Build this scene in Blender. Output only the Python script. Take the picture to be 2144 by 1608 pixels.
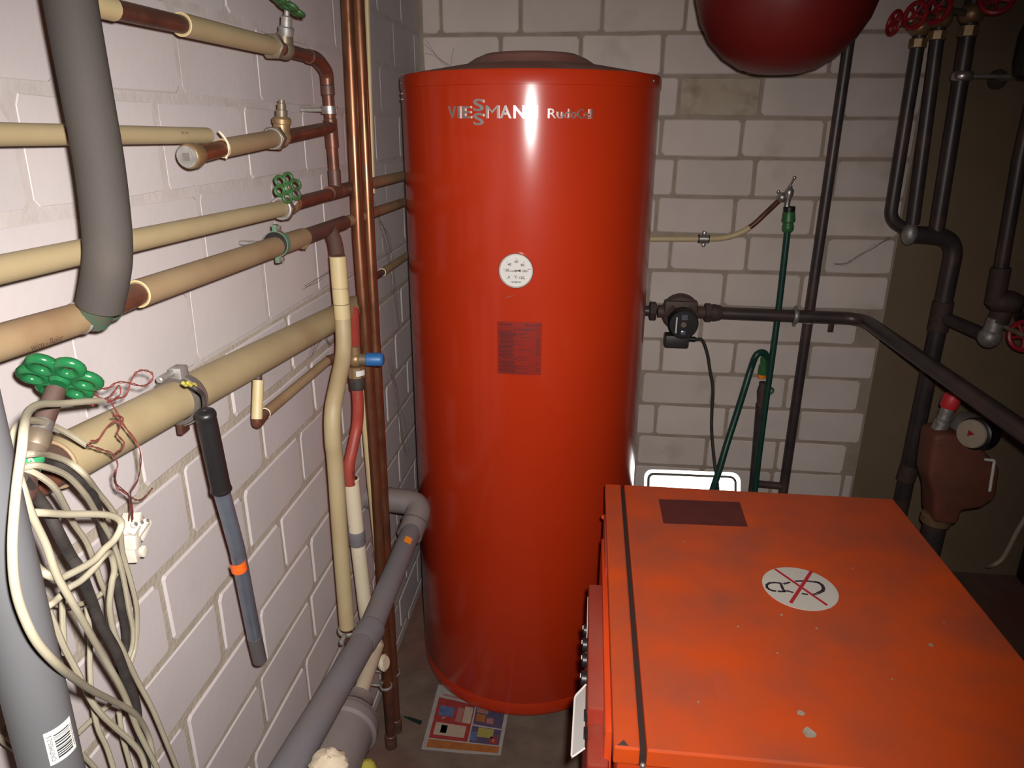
import bpy, bmesh, math, random
from mathutils import Vector, Matrix

random.seed(7)
for o in list(bpy.data.objects):
    bpy.data.objects.remove(o)
SC = bpy.context.scene
COL = SC.collection

# ------------------------------------------------------------------ camera, light, exposure
cam = bpy.data.cameras.new('camera')
cam.sensor_width = 36.0
cam.lens = 25.27
cam.clip_start = 0.02
camo = bpy.data.objects.new('camera', cam)
COL.objects.link(camo)
camo.location = (0.5749, -2.5389, 1.637)
camo.rotation_euler = (1.2302, -0.00449, 0.10677)
SC.camera = camo

world = bpy.data.worlds.new('cellar_air')
SC.world = world
world.use_nodes = True
world.node_tree.nodes['Background'].inputs['Color'].default_value = (0.9, 0.8, 0.7, 1)
world.node_tree.nodes['Background'].inputs['Strength'].default_value = 0.02

flash = bpy.data.lights.new('camera_flash', 'SPOT')
flash.energy = 107
flash.color = (1.0, 0.955, 0.93)
flash.shadow_soft_size = 0.011
flash.spot_size = math.radians(107)
flash.spot_blend = 1.0
flo = bpy.data.objects.new('camera_flash', flash)
COL.objects.link(flo)
flo.location = (0.5977, -2.527, 1.6645)
aim = Vector((0.218, -0.725, 0.85)) - flo.location
flo.rotation_euler = aim.to_track_quat('-Z', 'Y').to_euler()

SC.view_settings.view_transform = 'Standard'
SC.view_settings.look = 'None'
SC.view_settings.exposure = 0.0
SC.view_settings.gamma = 1.0
SC.view_settings.use_curve_mapping = False

# ------------------------------------------------------------------ materials
def lin(c):
    return tuple(((x / 12.92) if x <= 0.04045 else ((x + 0.055) / 1.055) ** 2.4) for x in c)

def mat(name, c1, c2=None, scale=20, rough=0.6, metal=0.0, bump=0.0, bscale=60, c3=None, c3scale=6, c3lo=0.58, c3hi=0.72,
        detail=6, spec=0.5, objrand=0.0, coat=0.0, rough2=None, stretch=None, dust=None, dustamt=0.0):
    m = bpy.data.materials.new(name)
    m.use_nodes = True
    nt = m.node_tree
    N, L = nt.nodes, nt.links
    b = N['Principled BSDF']
    b.inputs['Roughness'].default_value = rough
    b.inputs['Metallic'].default_value = metal
    b.inputs['Specular IOR Level'].default_value = spec
    b.inputs['Coat Weight'].default_value = coat
    g = N.new('ShaderNodeNewGeometry')
    vec = g.outputs['Position']
    if stretch:
        mp = N.new('ShaderNodeMapping')
        mp.inputs['Scale'].default_value = stretch
        L.new(vec, mp.inputs['Vector'])
        vec = mp.outputs['Vector']
    def noise(s, d=detail):
        n = N.new('ShaderNodeTexNoise')
        n.inputs['Scale'].default_value = s
        n.inputs['Detail'].default_value = d
        L.new(vec, n.inputs['Vector'])
        return n.outputs['Fac']
    def ramp(fac, lo, hi):
        r = N.new('ShaderNodeMapRange')
        r.inputs['From Min'].default_value = lo
        r.inputs['From Max'].default_value = hi
        L.new(fac, r.inputs['Value'])
        return r.outputs['Result']
    def mix(fac, a, bb):
        x = N.new('ShaderNodeMix')
        x.data_type = 'RGBA'
        if isinstance(fac, float):
            x.inputs[0].default_value = fac
        else:
            L.new(fac, x.inputs[0])
        for i, v in ((6, a), (7, bb)):
            if isinstance(v, tuple):
                x.inputs[i].default_value = (*v, 1)
            else:
                L.new(v, x.inputs[i])
        return x.outputs[2]
    col = c1
    if c2:
        col = mix(ramp(noise(scale), 0.3, 0.7), c1, c2)
    if c3:
        col = mix(ramp(noise(c3scale, 8), c3lo, c3hi), col, c3)
    if dust:
        sp = N.new('ShaderNodeSeparateXYZ')
        L.new(g.outputs['Normal'], sp.inputs[0])
        up = ramp(sp.outputs['Z'], 0.2, 0.9)
        mm = N.new('ShaderNodeMath'); mm.operation = 'MULTIPLY'
        L.new(up, mm.inputs[0]); L.new(ramp(noise(9, 8), 0.25, 0.75), mm.inputs[1])
        m2 = N.new('ShaderNodeMath'); m2.operation = 'MULTIPLY'
        L.new(mm.outputs[0], m2.inputs[0]); m2.inputs[1].default_value = dustamt
        col = mix(m2.outputs[0], col, dust)
    if objrand:
        oi = N.new('ShaderNodeObjectInfo')
        hs = N.new('ShaderNodeHueSaturation')
        L.new(ramp2(N, L, oi.outputs['Random'], 1 - objrand, 1 + objrand * 0.6), hs.inputs['Value'])
        if isinstance(col, tuple):
            hs.inputs['Color'].default_value = (*col, 1)
        else:
            L.new(col, hs.inputs['Color'])
        col = hs.outputs['Color']
    if isinstance(col, tuple):
        b.inputs['Base Color'].default_value = (*col, 1)
    else:
        L.new(col, b.inputs['Base Color'])
    if rough2 is not None:
        r = N.new('ShaderNodeMapRange')
        r.inputs['From Min'].default_value = 0.35; r.inputs['From Max'].default_value = 0.65
        r.inputs['To Min'].default_value = rough; r.inputs['To Max'].default_value = rough2
        L.new(noise(scale * 0.7), r.inputs['Value']); L.new(r.outputs['Result'], b.inputs['Roughness'])
    if bump:
        bp = N.new('ShaderNodeBump')
        bp.inputs['Strength'].default_value = min(1.0, bump)
        bp.inputs['Distance'].default_value = 0.002
        L.new(noise(bscale, 5), bp.inputs['Height'])
        L.new(bp.outputs['Normal'], b.inputs['Normal'])
    return m

def ramp2(N, L, fac, lo, hi):
    r = N.new('ShaderNodeMapRange')
    r.inputs['To Min'].default_value = lo
    r.inputs['To Max'].default_value = hi
    L.new(fac, r.inputs['Value'])
    return r.outputs['Result']

M = {}
M['brick'] = mat('white_painted_brick', (0.555, 0.50, 0.485), (0.51, 0.455, 0.445), 7, 0.85, bump=0.12, bscale=70,
                 c3=(0.34, 0.29, 0.255), c3scale=3.2, c3lo=0.66, c3hi=0.9, objrand=0.05)
M['brick_back'] = mat('white_painted_brick_lifted', (0.63, 0.54, 0.485), (0.56, 0.475, 0.425), 7, 0.88, bump=0.12, bscale=70,
                 c3=(0.32, 0.26, 0.19), c3scale=3.6, c3lo=0.6, c3hi=0.82, objrand=0.09)  # white paint again, tone raised on the back wall to offset flash falloff
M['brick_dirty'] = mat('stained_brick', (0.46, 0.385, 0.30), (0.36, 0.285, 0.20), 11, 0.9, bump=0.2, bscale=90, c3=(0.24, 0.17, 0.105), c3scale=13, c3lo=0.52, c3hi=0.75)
M['paint_joint'] = mat('painted_joint', (0.545, 0.488, 0.465), (0.465, 0.41, 0.38), 22, 0.9, bump=0.35, bscale=90)
M['mortar'] = mat('grey_tan_mortar', (0.47, 0.41, 0.335), (0.37, 0.315, 0.245), 16, 0.95, bump=0.8, bscale=140)
M['mortar_back'] = mat('brown_grey_mortar', (0.36, 0.285, 0.225), (0.28, 0.22, 0.17), 16, 0.95, bump=0.8, bscale=140)
M['plaster'] = mat('brown_plaster', (0.20, 0.14, 0.082), (0.16, 0.112, 0.066), 5, 0.85, bump=0.3, bscale=40, c3=(0.24, 0.145, 0.08), c3scale=2.5)
M['floor'] = mat('brown_cellar_floor', (0.17, 0.125, 0.092), (0.10, 0.072, 0.055), 11, 0.85, bump=0.7, bscale=55, c3=(0.20, 0.06, 0.04), c3scale=1.6, c3lo=0.45, c3hi=0.7)
M['ceiling'] = mat('grey_ceiling', (0.30, 0.27, 0.25), (0.24, 0.21, 0.19), 4, 0.9)
ORANGE = (0.485, 0.032, 0.0055)
M['tank'] = mat('orange_red_enamel', ORANGE, (0.44, 0.028, 0.005), 3, 0.45, spec=0.12, bump=0.02, bscale=220, coat=0.9)
M['tank'].node_tree.nodes['Principled BSDF'].inputs['Coat Roughness'].default_value = 0.19
M['tanklid'] = mat('dusty_maroon_lid', (0.44, 0.15, 0.105), (0.36, 0.12, 0.09), 14, 0.75, dust=(0.46, 0.31, 0.25), dustamt=0.8)
M['boiler'] = mat('orange_boiler_enamel', (0.66, 0.082, 0.009), (0.58, 0.068, 0.008), 4, 0.42, c3=(0.36, 0.075, 0.034), c3scale=5, c3lo=0.5, c3hi=0.8,
                  dust=(0.24, 0.07, 0.042), dustamt=0.6)
M['boilerside'] = mat('orange_panel_enamel', (0.62, 0.065, 0.012), (0.52, 0.05, 0.012), 5, 0.35)
M['panelred'] = mat('red_brown_plastic', (0.34, 0.035, 0.016), (0.27, 0.028, 0.014), 8, 0.45, dust=(0.25, 0.10, 0.07), dustamt=0.5)
M['gapdark'] = mat('dark_gap', (0.03, 0.012, 0.009), rough=0.8)
M['maroon'] = mat('dark_maroon_label', (0.115, 0.022, 0.018), (0.09, 0.018, 0.015), 30, 0.55)
M['faint'] = mat('worn_orange_label', (0.44, 0.07, 0.024), rough=0.5)
M['vessel'] = mat('dark_red_lacquer', (0.155, 0.010, 0.008), (0.125, 0.008, 0.007), 5, 0.42)
M['chrome'] = mat('bright_chrome', (0.62, 0.58, 0.54), rough=0.3, metal=0.85)
M['steel'] = mat('dull_steel', (0.45, 0.42, 0.40), (0.34, 0.31, 0.29), 60, 0.4, metal=0.8)
M['zinc'] = mat('galvanised_zinc', (0.42, 0.40, 0.38), (0.26, 0.235, 0.21), 80, 0.5, metal=0.55)
M['tube'] = mat('blue_grey_steel_tube', (0.21, 0.235, 0.285), (0.17, 0.185, 0.225), 40, 0.3, metal=0.6)
M['beige'] = mat('beige_coated_pipe', (0.40, 0.315, 0.175), (0.35, 0.27, 0.148), 10, 0.55, c3=(0.30, 0.20, 0.10), c3scale=5, c3lo=0.55, c3hi=0.8, bump=0.06, bscale=300)
M['beigedark'] = mat('darkened_beige_pipe', (0.33, 0.232, 0.128), (0.275, 0.185, 0.10), 9, 0.55, c3=(0.22, 0.125, 0.065), c3scale=6, c3lo=0.5, c3hi=0.75, bump=0.06, bscale=300)
M['pale'] = mat('pale_yellow_sleeve', (0.55, 0.44, 0.235), (0.50, 0.39, 0.20), 12, 0.5)
M['cream'] = mat('cream_plastic_pipe', (0.66, 0.585, 0.43), (0.60, 0.52, 0.37), 12, 0.45, c3=(0.12, 0.09, 0.06), c3scale=26, c3lo=0.70, c3hi=0.76)
M['copper'] = mat('bright_copper', (0.285, 0.12, 0.06), (0.22, 0.09, 0.045), 18, 0.25, metal=0.75, rough2=0.42, c3=(0.16, 0.05, 0.025), c3scale=9, c3lo=0.6, c3hi=0.85)
M['oldcopper'] = mat('browned_copper', (0.185, 0.066, 0.038), (0.11, 0.046, 0.032), 28, 0.42, metal=0.45, c3=(0.075, 0.04, 0.03), c3scale=22, c3lo=0.5, c3hi=0.7, dust=(0.24, 0.17, 0.12), dustamt=0.55)
M['darkcopper'] = mat('dark_soldered_copper', (0.13, 0.06, 0.04), (0.09, 0.055, 0.05), 26, 0.5, metal=0.35, c3=(0.26, 0.09, 0.045), c3scale=25, dust=(0.22, 0.16, 0.12), dustamt=0.5)
M['brass'] = mat('old_brass', (0.34, 0.215, 0.105), (0.24, 0.155, 0.08), 40, 0.42, metal=0.5, c3=(0.14, 0.10, 0.065), c3scale=40)
M['bronze'] = mat('grey_bronze', (0.215, 0.165, 0.115), (0.15, 0.115, 0.08), 45, 0.45, metal=0.4)
M['patina'] = mat('verdigris', (0.05, 0.19, 0.115), (0.16, 0.12, 0.08), 90, 0.8)
M['green'] = mat('green_enamel', (0.013, 0.125, 0.04), (0.011, 0.105, 0.033), 20, 0.22, spec=0.5, c3=(0.02, 0.06, 0.03), c3scale=30, c3lo=0.62, c3hi=0.8)
M['greenold'] = mat('worn_green_enamel', (0.035, 0.105, 0.028), (0.028, 0.08, 0.022), 40, 0.45, c3=(0.05, 0.04, 0.025), c3scale=50)
M['redwheel'] = mat('red_handwheel_enamel', (0.36, 0.012, 0.022), (0.27, 0.01, 0.018), 40, 0.4)
M['foam'] = mat('grey_foam_insulation', (0.056, 0.047, 0.041), (0.048, 0.040, 0.035), 12, 0.8, bump=0.1, spec=0.3, bscale=400, c3=(0.068, 0.056, 0.045), c3scale=7)
M['greypvc'] = mat('grey_plastic_drainpipe', (0.165, 0.158, 0.168), (0.15, 0.142, 0.15), 8, 0.5, c3=(0.17, 0.14, 0.125), c3scale=6)
M['greyfg'] = mat('smooth_grey_plastic', (0.118, 0.118, 0.122), (0.108, 0.107, 0.111), 8, 0.5)
M['greypvcdusty'] = mat('dusty_grey_plastic', (0.19, 0.16, 0.155), (0.155, 0.13, 0.125), 8, 0.6, dust=(0.25, 0.21, 0.18), dustamt=0.6)
M['darkgrey'] = mat('dark_grey_plastic', (0.10, 0.09, 0.088), (0.075, 0.068, 0.065), 8, 0.6, dust=(0.2, 0.17, 0.15), dustamt=0.5)
M['iron'] = mat('dark_iron_pipe', (0.052, 0.040, 0.039), (0.032, 0.025, 0.025), 20, 0.4, spec=0.55, c3=(0.095, 0.05, 0.038), c3scale=9, c3lo=0.5, c3hi=0.75)
M['ironrough'] = mat('rusty_iron', (0.075, 0.042, 0.032), (0.045, 0.028, 0.024), 60, 0.7, bump=0.8, bscale=160)
M['cast'] = mat('brown_cast_iron', (0.085, 0.05, 0.038), (0.06, 0.036, 0.028), 30, 0.6, bump=0.5, bscale=150)
M['rustred'] = mat('rust_red_casting', (0.17, 0.052, 0.028), (0.125, 0.04, 0.023), 14, 0.65, bump=0.4, bscale=80)
M['black'] = mat('black_rubber', (0.012, 0.011, 0.011), rough=0.4)
M['rubber'] = mat('dusty_dark_rubber', (0.055, 0.046, 0.040), (0.10, 0.083, 0.07), 40, 0.7)
M['blackmatt'] = mat('black_cable_sheath', (0.022, 0.018, 0.016), (0.05, 0.042, 0.036), 50, 0.65)
M['darkplastic'] = mat('dark_brown_plastic', (0.035, 0.026, 0.024), rough=0.5)
M['cable'] = mat('ivory_cable_sheath', (0.40, 0.36, 0.262), (0.36, 0.32, 0.225), 30, 0.45, c3=(0.30, 0.22, 0.14), c3scale=12, c3lo=0.6, c3hi=0.8)
M['wirered'] = mat('red_wire', (0.17, 0.036, 0.028), rough=0.5)
M['wiredark'] = mat('dark_wire', (0.09, 0.035, 0.028), rough=0.5)
M['white'] = mat('white_plastic', (0.68, 0.65, 0.60), rough=0.4)
M['ivory'] = mat('ivory_plastic', (0.72, 0.66, 0.56), (0.64, 0.58, 0.48), 60, 0.35)
M['clear'] = mat('frosted_plastic', (0.36, 0.345, 0.32), rough=0.3, spec=0.6)
M['paper'] = mat('white_paper', (0.66, 0.64, 0.60), rough=0.8)
M['newsprint'] = mat('grey_newsprint', (0.34, 0.32, 0.29), (0.27, 0.25, 0.225), 30, 0.85)
M['ink'] = mat('black_ink', (0.02, 0.02, 0.02), rough=0.7)
M['inkbrown'] = mat('brown_ink', (0.09, 0.05, 0.03), rough=0.7)
M['sticker'] = mat('greyed_white_sticker', (0.56, 0.52, 0.45), (0.50, 0.465, 0.40), 12, 0.5)
M['crossred'] = mat('crimson_print', (0.40, 0.022, 0.03), rough=0.5)
M['soleink'] = mat('dark_violet_print', (0.045, 0.03, 0.045), rough=0.5)
M['orangetag'] = mat('fluorescent_orange_tag', (0.95, 0.15, 0.015), (0.85, 0.12, 0.012), 60, 0.5)
M['amber'] = mat('orange_price_tag', (0.80, 0.24, 0.015), rough=0.5)
M['bluecap'] = mat('blue_plastic', (0.022, 0.135, 0.36), (0.02, 0.115, 0.31), 20, 0.45)
M['redcap'] = mat('red_plastic', (0.62, 0.03, 0.04), rough=0.45)
M['redpipe'] = mat('red_painted_pipe', (0.36, 0.055, 0.035), (0.27, 0.04, 0.028), 25, 0.5, c3=(0.05, 0.02, 0.02), c3scale=28, c3lo=0.62, c3hi=0.72)
M['hose'] = mat('dark_green_hose', (0.010, 0.055, 0.036), (0.008, 0.04, 0.028), 20, 0.4)
M['hosegreen'] = mat('green_hose_coupling', (0.035, 0.16, 0.045), (0.028, 0.12, 0.035), 30, 0.4)
M['plate'] = mat('bright_reflective_plate', (0.98, 0.97, 0.93), rough=0.30, metal=1.0)
M['plateedge'] = mat('olive_plate_border', (0.075, 0.065, 0.04), rough=0.6)
M['dial'] = mat('white_dial', (0.66, 0.64, 0.60), rough=0.45)
M['needle'] = mat('black_needle', (0.012, 0.010, 0.010), rough=0.4)
M['pred'] = mat('print_red', (0.30, 0.03, 0.026), (0.22, 0.025, 0.02), 60, 0.8)
M['pblue'] = mat('print_blue', (0.045, 0.075, 0.20), (0.10, 0.14, 0.25), 90, 0.8)
M['pnavy'] = mat('print_navy', (0.05, 0.045, 0.10), (0.09, 0.06, 0.09), 90, 0.8)
M['porange'] = mat('print_orange', (0.34, 0.115, 0.022), (0.25, 0.08, 0.018), 50, 0.8)
M['pyellow'] = mat('print_yellow', (0.30, 0.25, 0.05), (0.25, 0.24, 0.05), 90, 0.8)
M['ppink'] = mat('print_pink', (0.28, 0.13, 0.105), (0.30, 0.12, 0.10), 80, 0.8)
M['pcream'] = mat('print_cream', (0.33, 0.27, 0.20), (0.38, 0.31, 0.22), 80, 0.8)
M['sponge'] = mat('yellow_green_sponge', (0.42, 0.36, 0.045), (0.34, 0.29, 0.04), 40, 0.95)
M['rag'] = mat('pale_cloth', (0.60, 0.50, 0.36), (0.50, 0.41, 0.29), 30, 0.9)
M['chip'] = mat('bare_grey_primer', (0.34, 0.29, 0.22), (0.25, 0.21, 0.16), 60, 0.8)
M['whitesmudge'] = mat('grey_smudge', (0.30, 0.04, 0.018), rough=0.5)
M['shard'] = mat('dark_green_glass', (0.012, 0.028, 0.02), rough=0.3)
M['web'] = mat('dusty_cobweb', (0.16, 0.12, 0.10), rough=1.0)
M['label_red'] = mat('transparent_red_nameplate', (0.27, 0.016, 0.007), rough=0.35)
M['label_ink'] = mat('dark_red_print', (0.10, 0.008, 0.006), rough=0.45)
M['label_black'] = mat('brown_black_print', (0.05, 0.008, 0.005), rough=0.45)
M['greentape'] = mat('green_tape', (0.03, 0.27, 0.10), rough=0.5)

# ------------------------------------------------------------------ object helpers
ORG = {}

def thing(name, label, cat, loc=(0, 0, 0), group=None):
    o = bpy.data.objects.new(name, None)
    o.empty_display_size = 0.05
    COL.objects.link(o)
    o.location = loc
    ORG[o] = Vector(loc)
    o['label'] = label
    o['category'] = cat
    if group:
        o['group'] = group
    return o

def mk(name, vf, m, parent=None, smooth=True, label=None, cat=None, group=None, kind=None):
    v, f = vf[0], vf[1]
    vs = [Vector(p) for p in v]
    lo = Vector((min(p.x for p in vs), min(p.y for p in vs), min(p.z for p in vs)))
    hi = Vector((max(p.x for p in vs), max(p.y for p in vs), max(p.z for p in vs)))
    org = (lo + hi) / 2
    if parent is None:
        org.z = lo.z
    me = bpy.data.meshes.new(name)
    me.from_pydata([p - org for p in vs], [], f)
    mats = m if isinstance(m, (list, tuple)) else [m]
    for q in mats:
        me.materials.append(M[q])
    if len(vf) > 2:
        me.polygons.foreach_set('material_index', vf[2])
    if smooth:
        me.polygons.foreach_set('use_smooth', [True] * len(f))
    me.update()
    if smooth:
        try:
            me.set_sharp_from_angle(angle=math.radians(40))
        except Exception:
            pass
    o = bpy.data.objects.new(name, me)
    COL.objects.link(o)
    ORG[o] = org.copy()
    if parent:
        o.parent = parent
        o.location = org - ORG[parent]
    else:
        o.location = org
    if label: o['label'] = label
    if cat: o['category'] = cat
    if group: o['group'] = group
    if kind: o['kind'] = kind
    return o

def join(*vfs):
    V, F = [], []
    for v, f in vfs:
        n = len(V)
        V += [tuple(p) for p in v]
        F += [tuple(i + n for i in q) for q in f]
    return V, F

def joinm(parts):
    V, F, I = [], [], []
    for (v, f), i in parts:
        n = len(V)
        V += [tuple(p) for p in v]
        F += [tuple(k + n for k in q) for q in f]
        I += [i] * len(f)
    return V, F, I

def catmull(pts, n=6):
    P = [Vector(p) for p in pts]
    if len(P) < 3:
        return P
    Q = [2 * P[0] - P[1]] + P + [2 * P[-1] - P[-2]]
    out = []
    for i in range(1, len(Q) - 2):
        a, b, c, d = Q[i - 1], Q[i], Q[i + 1], Q[i + 2]
        for k in range(n):
            t = k / n
            out.append(0.5 * ((2 * b) + (c - a) * t + (2 * a - 5 * b + 4 * c - d) * t * t + (3 * b - a - 3 * c + d) * t ** 3))
    out.append(P[-1])
    return out

def fillet(pts, rad, n=6):
    P = [Vector(p) for p in pts]
    out = [P[0]]
    for i in range(1, len(P) - 1):
        a, b, c = P[i - 1], P[i], P[i + 1]
        u, w = (a - b), (c - b)
        d = min(rad, u.length * 0.48, w.length * 0.48)
        p, q = b + u.normalized() * d, b + w.normalized() * d
        for k in range(n + 1):
            t = k / n
            out.append((1 - t) ** 2 * p + 2 * t * (1 - t) * b + t * t * q)
    out.append(P[-1])
    return out

def tube(pts, r, seg=16, cap=True, hollow=0.0):
    P = [Vector(p) for p in pts]
    rs = r if isinstance(r, (list, tuple)) else [r] * len(P)
    V, F = [], []
    T = []
    for i in range(len(P)):
        a = P[max(0, i - 1)]; b = P[min(len(P) - 1, i + 1)]
        t = (b - a)
        T.append(t.normalized() if t.length > 1e-9 else Vector((0, 0, 1)))
    up = Vector((0, 0, 1)) if abs(T[0].z) < 0.9 else Vector((1, 0, 0))
    nrm = T[0].cross(up).normalized()
    for i in range(len(P)):
        if i:
            ax = T[i - 1].cross(T[i])
            if ax.length > 1e-8:
                nrm = Matrix.Rotation(T[i - 1].angle(T[i]), 3, ax.normalized()) @ nrm
        nrm = (nrm - T[i] * nrm.dot(T[i])).normalized()
        bn = T[i].cross(nrm)
        for k in range(seg):
            a = 2 * math.pi * k / seg
            V.append(P[i] + (nrm * math.cos(a) + bn * math.sin(a)) * rs[i])
    for i in range(len(P) - 1):
        for k in range(seg):
            k2 = (k + 1) % seg
            F.append((i * seg + k, i * seg + k2, (i + 1) * seg + k2, (i + 1) * seg + k))
    if cap:
        F.append(tuple(range(seg - 1, -1, -1)))
        F.append(tuple((len(P) - 1) * seg + k for k in range(seg)))
    return V, F

def axisframe(d):
    d = Vector(d).normalized()
    up = Vector((0, 0, 1)) if abs(d.z) < 0.9 else Vector((1, 0, 0))
    a = d.cross(up).normalized()
    b = d.cross(a)
    return a, b, d

def lathe(prof, o, d, seg=24, cap=True):
    # prof: (radius, distance along axis)
    a, b, d = axisframe(d)
    o = Vector(o)
    V, F = [], []
    for r, h in prof:
        for k in range(seg):
            t = 2 * math.pi * k / seg
            V.append(o + d * h + (a * math.cos(t) + b * math.sin(t)) * max(r, 1e-5))
    n = len(prof)
    for i in range(n - 1):
        for k in range(seg):
            k2 = (k + 1) % seg
            F.append((i * seg + k, (i + 1) * seg + k, (i + 1) * seg + k2, i * seg + k2))
    if cap:
        F.append(tuple(range(seg)))
        F.append(tuple((n - 1) * seg + k for k in range(seg - 1, -1, -1)))
    return V, F

def hexnut(r, h, o, d):
    return lathe([(r * 0.86, 0), (r, h * 0.12), (r, h * 0.88), (r * 0.86, h)], o, d, 6)

def ring(o, d, R, r, seg=28, s2=10, flat=1.0):
    a, b, d = axisframe(d)
    o = Vector(o)
    V, F = [], []
    for i in range(seg):
        t = 2 * math.pi * i / seg
        e = a * math.cos(t) + b * math.sin(t)
        for k in range(s2):
            u = 2 * math.pi * k / s2
            V.append(o + e * (R + r * math.cos(u)) + d * (r * flat * math.sin(u)))
    for i in range(seg):
        for k in range(s2):
            F.append((i * s2 + k, ((i + 1) % seg) * s2 + k, ((i + 1) % seg) * s2 + (k + 1) % s2, i * s2 + (k + 1) % s2))
    return V, F

def bm_vf(bm):
    bm.verts.index_update()
    v = [p.co.copy() for p in bm.verts]
    f = [tuple(q.index for q in x.verts) for x in bm.faces]
    bm.free()
    return v, f

def box(lo, hi, bev=0.0, seg=2, mtx=None):
    bm = bmesh.new()
    bmesh.ops.create_cube(bm, size=1)
    c = [(lo[i] + hi[i]) / 2 for i in range(3)]
    s = [hi[i] - lo[i] for i in range(3)]
    for v in bm.verts:
        v.co = Vector((c[i] + v.co[i] * s[i] for i in range(3)))
    if bev:
        bmesh.ops.bevel(bm, geom=list(bm.edges), offset=bev, segments=seg, affect='EDGES', profile=0.5)
    if mtx:
        for v in bm.verts:
            v.co = mtx @ v.co
    return bm_vf(bm)

def prism(poly, thick, bev=0.0, seg=2):
    """poly: 3D points of a planar outline; extruded by vector thick."""
    bm = bmesh.new()
    vs = [bm.verts.new(Vector(p)) for p in poly]
    f = bm.faces.new(vs)
    r = bmesh.ops.extrude_face_region(bm, geom=[f])
    for e in r['geom']:
        if isinstance(e, bmesh.types.BMVert):
            e.co += Vector(thick)
    bmesh.ops.recalc_face_normals(bm, faces=list(bm.faces))
    if bev:
        bmesh.ops.bevel(bm, geom=list(bm.edges), offset=bev, segments=seg, affect='EDGES', profile=0.5)
    return bm_vf(bm)

def ball(o, r, seg=16, sq=(1, 1, 1), jit=0.0):
    bm = bmesh.new()
    bmesh.ops.create_uvsphere(bm, u_segments=seg, v_segments=max(6, seg // 2), radius=1)
    for v in bm.verts:
        k = 1 + random.uniform(-jit, jit)
        v.co = Vector((o[i] + v.co[i] * r * sq[i] * k for i in range(3)))
    return bm_vf(bm)

def text_vf(s, size=1.0, extrude=0.0, bold=0.0, spacing=1.0, align='LEFT'):
    cu = bpy.data.curves.new('lettering', 'FONT')
    cu.body = s
    cu.size = size
    cu.extrude = extrude
    cu.offset = bold
    cu.space_character = spacing
    cu.align_x = align
    cu.resolution_u = 3
    ob = bpy.data.objects.new('lettering', cu)
    COL.objects.link(ob)
    dg = bpy.context.evaluated_depsgraph_get()
    me = ob.evaluated_get(dg).to_mesh()
    v = [p.co.copy() for p in me.vertices]
    f = [tuple(q.vertices) for q in me.polygons]
    ob.evaluated_get(dg).to_mesh_clear()
    bpy.data.objects.remove(ob)
    bpy.data.curves.remove(cu)
    return v, f

def fit(vf, x0, x1, y0, y1):
    v, f = vf
    a, b = min(p.x for p in v), max(p.x for p in v)
    c, d = min(p.y for p in v), max(p.y for p in v)
    return [Vector((x0 + (p.x - a) / (b - a) * (x1 - x0), y0 + (p.y - c) / (d - c) * (y1 - y0), p.z)) for p in v], f

def place(vf, o, ux, uy, uz):
    o, ux, uy, uz = Vector(o), Vector(ux), Vector(uy), Vector(uz)
    return [o + ux * p.x + uy * p.y + uz * p.z for p in vf[0]], vf[1]

def on_pipe(vf, p0, axis, face, r):
    """wrap flat (x along axis, y around) geometry onto a pipe at p0; face = outward direction at y=0."""
    ax = Vector(axis).normalized()
    fc = Vector(face); fc = (fc - ax * fc.dot(ax)).normalized()
    up = fc.cross(ax) * -1
    if up.z < 0 and abs(ax.z) < 0.7:
        up = -up
    out = []
    for p in vf[0]:
        t = p[1] / r
        out.append(Vector(p0) + ax * p[0] + (fc * math.cos(t) + up * math.sin(t)) * (r + p[2]))
    return out, vf[1]

def patch(x0, x1, y0, y1, nx=6, ny=6, z=0.0, thick=0.0004):
    V, F = [], []
    for j in range(ny + 1):
        for i in range(nx + 1):
            V.append(Vector((x0 + (x1 - x0) * i / nx, y0 + (y1 - y0) * j / ny, z + thick)))
    for j in range(ny):
        for i in range(nx):
            a = j * (nx + 1) + i
            F.append((a, a + 1, a + nx + 2, a + nx + 1))
    return V, F

def lerp(a, b, t):
    return Vector(a) * (1 - t) + Vector(b) * t

def cyl(a, b, r, seg=20, bev=0.0015):
    a, b = Vector(a), Vector(b)
    L = (b - a).length
    bev = min(bev, r * 0.4, L * 0.3)
    return lathe([(r - bev, 0), (r, bev), (r, L - bev), (r - bev, L)], a, b - a, seg)

def handwheel(parent, o, d, R, m, thick=1.0):
    """six petal valve wheel; d points away from the valve."""
    a, b, d = axisframe(d)
    o = Vector(o)
    parts = []
    for k in range(6):
        t = 2 * math.pi * k / 6 + 0.26
        e = a * math.cos(t) + b * math.sin(t)
        n = a * -math.sin(t) + b * math.cos(t)
        loop = []
        for j in range(18):
            u = 2 * math.pi * j / 18
            loop.append(o + e * (R * 0.60 + R * 0.30 * math.cos(u)) + n * (R * 0.27 * math.sin(u)))
        loop.append(loop[0]); loop.append(loop[1])
        parts.append(tube(loop, R * 0.125 * thick, 10, cap=False))
    w = mk('handwheel', join(*parts), m, parent)
    mk('wheel_hub', lathe([(R * 0.20, -R * 0.2), (R * 0.27, -R * 0.12), (R * 0.27, R * 0.1), (R * 0.17, R * 0.16)], o, d, 16), m, w)
    mk('wheel_screw', hexnut(R * 0.12, R * 0.1, o + d * R * 0.16, d), 'bronze', w)
    return w

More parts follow.
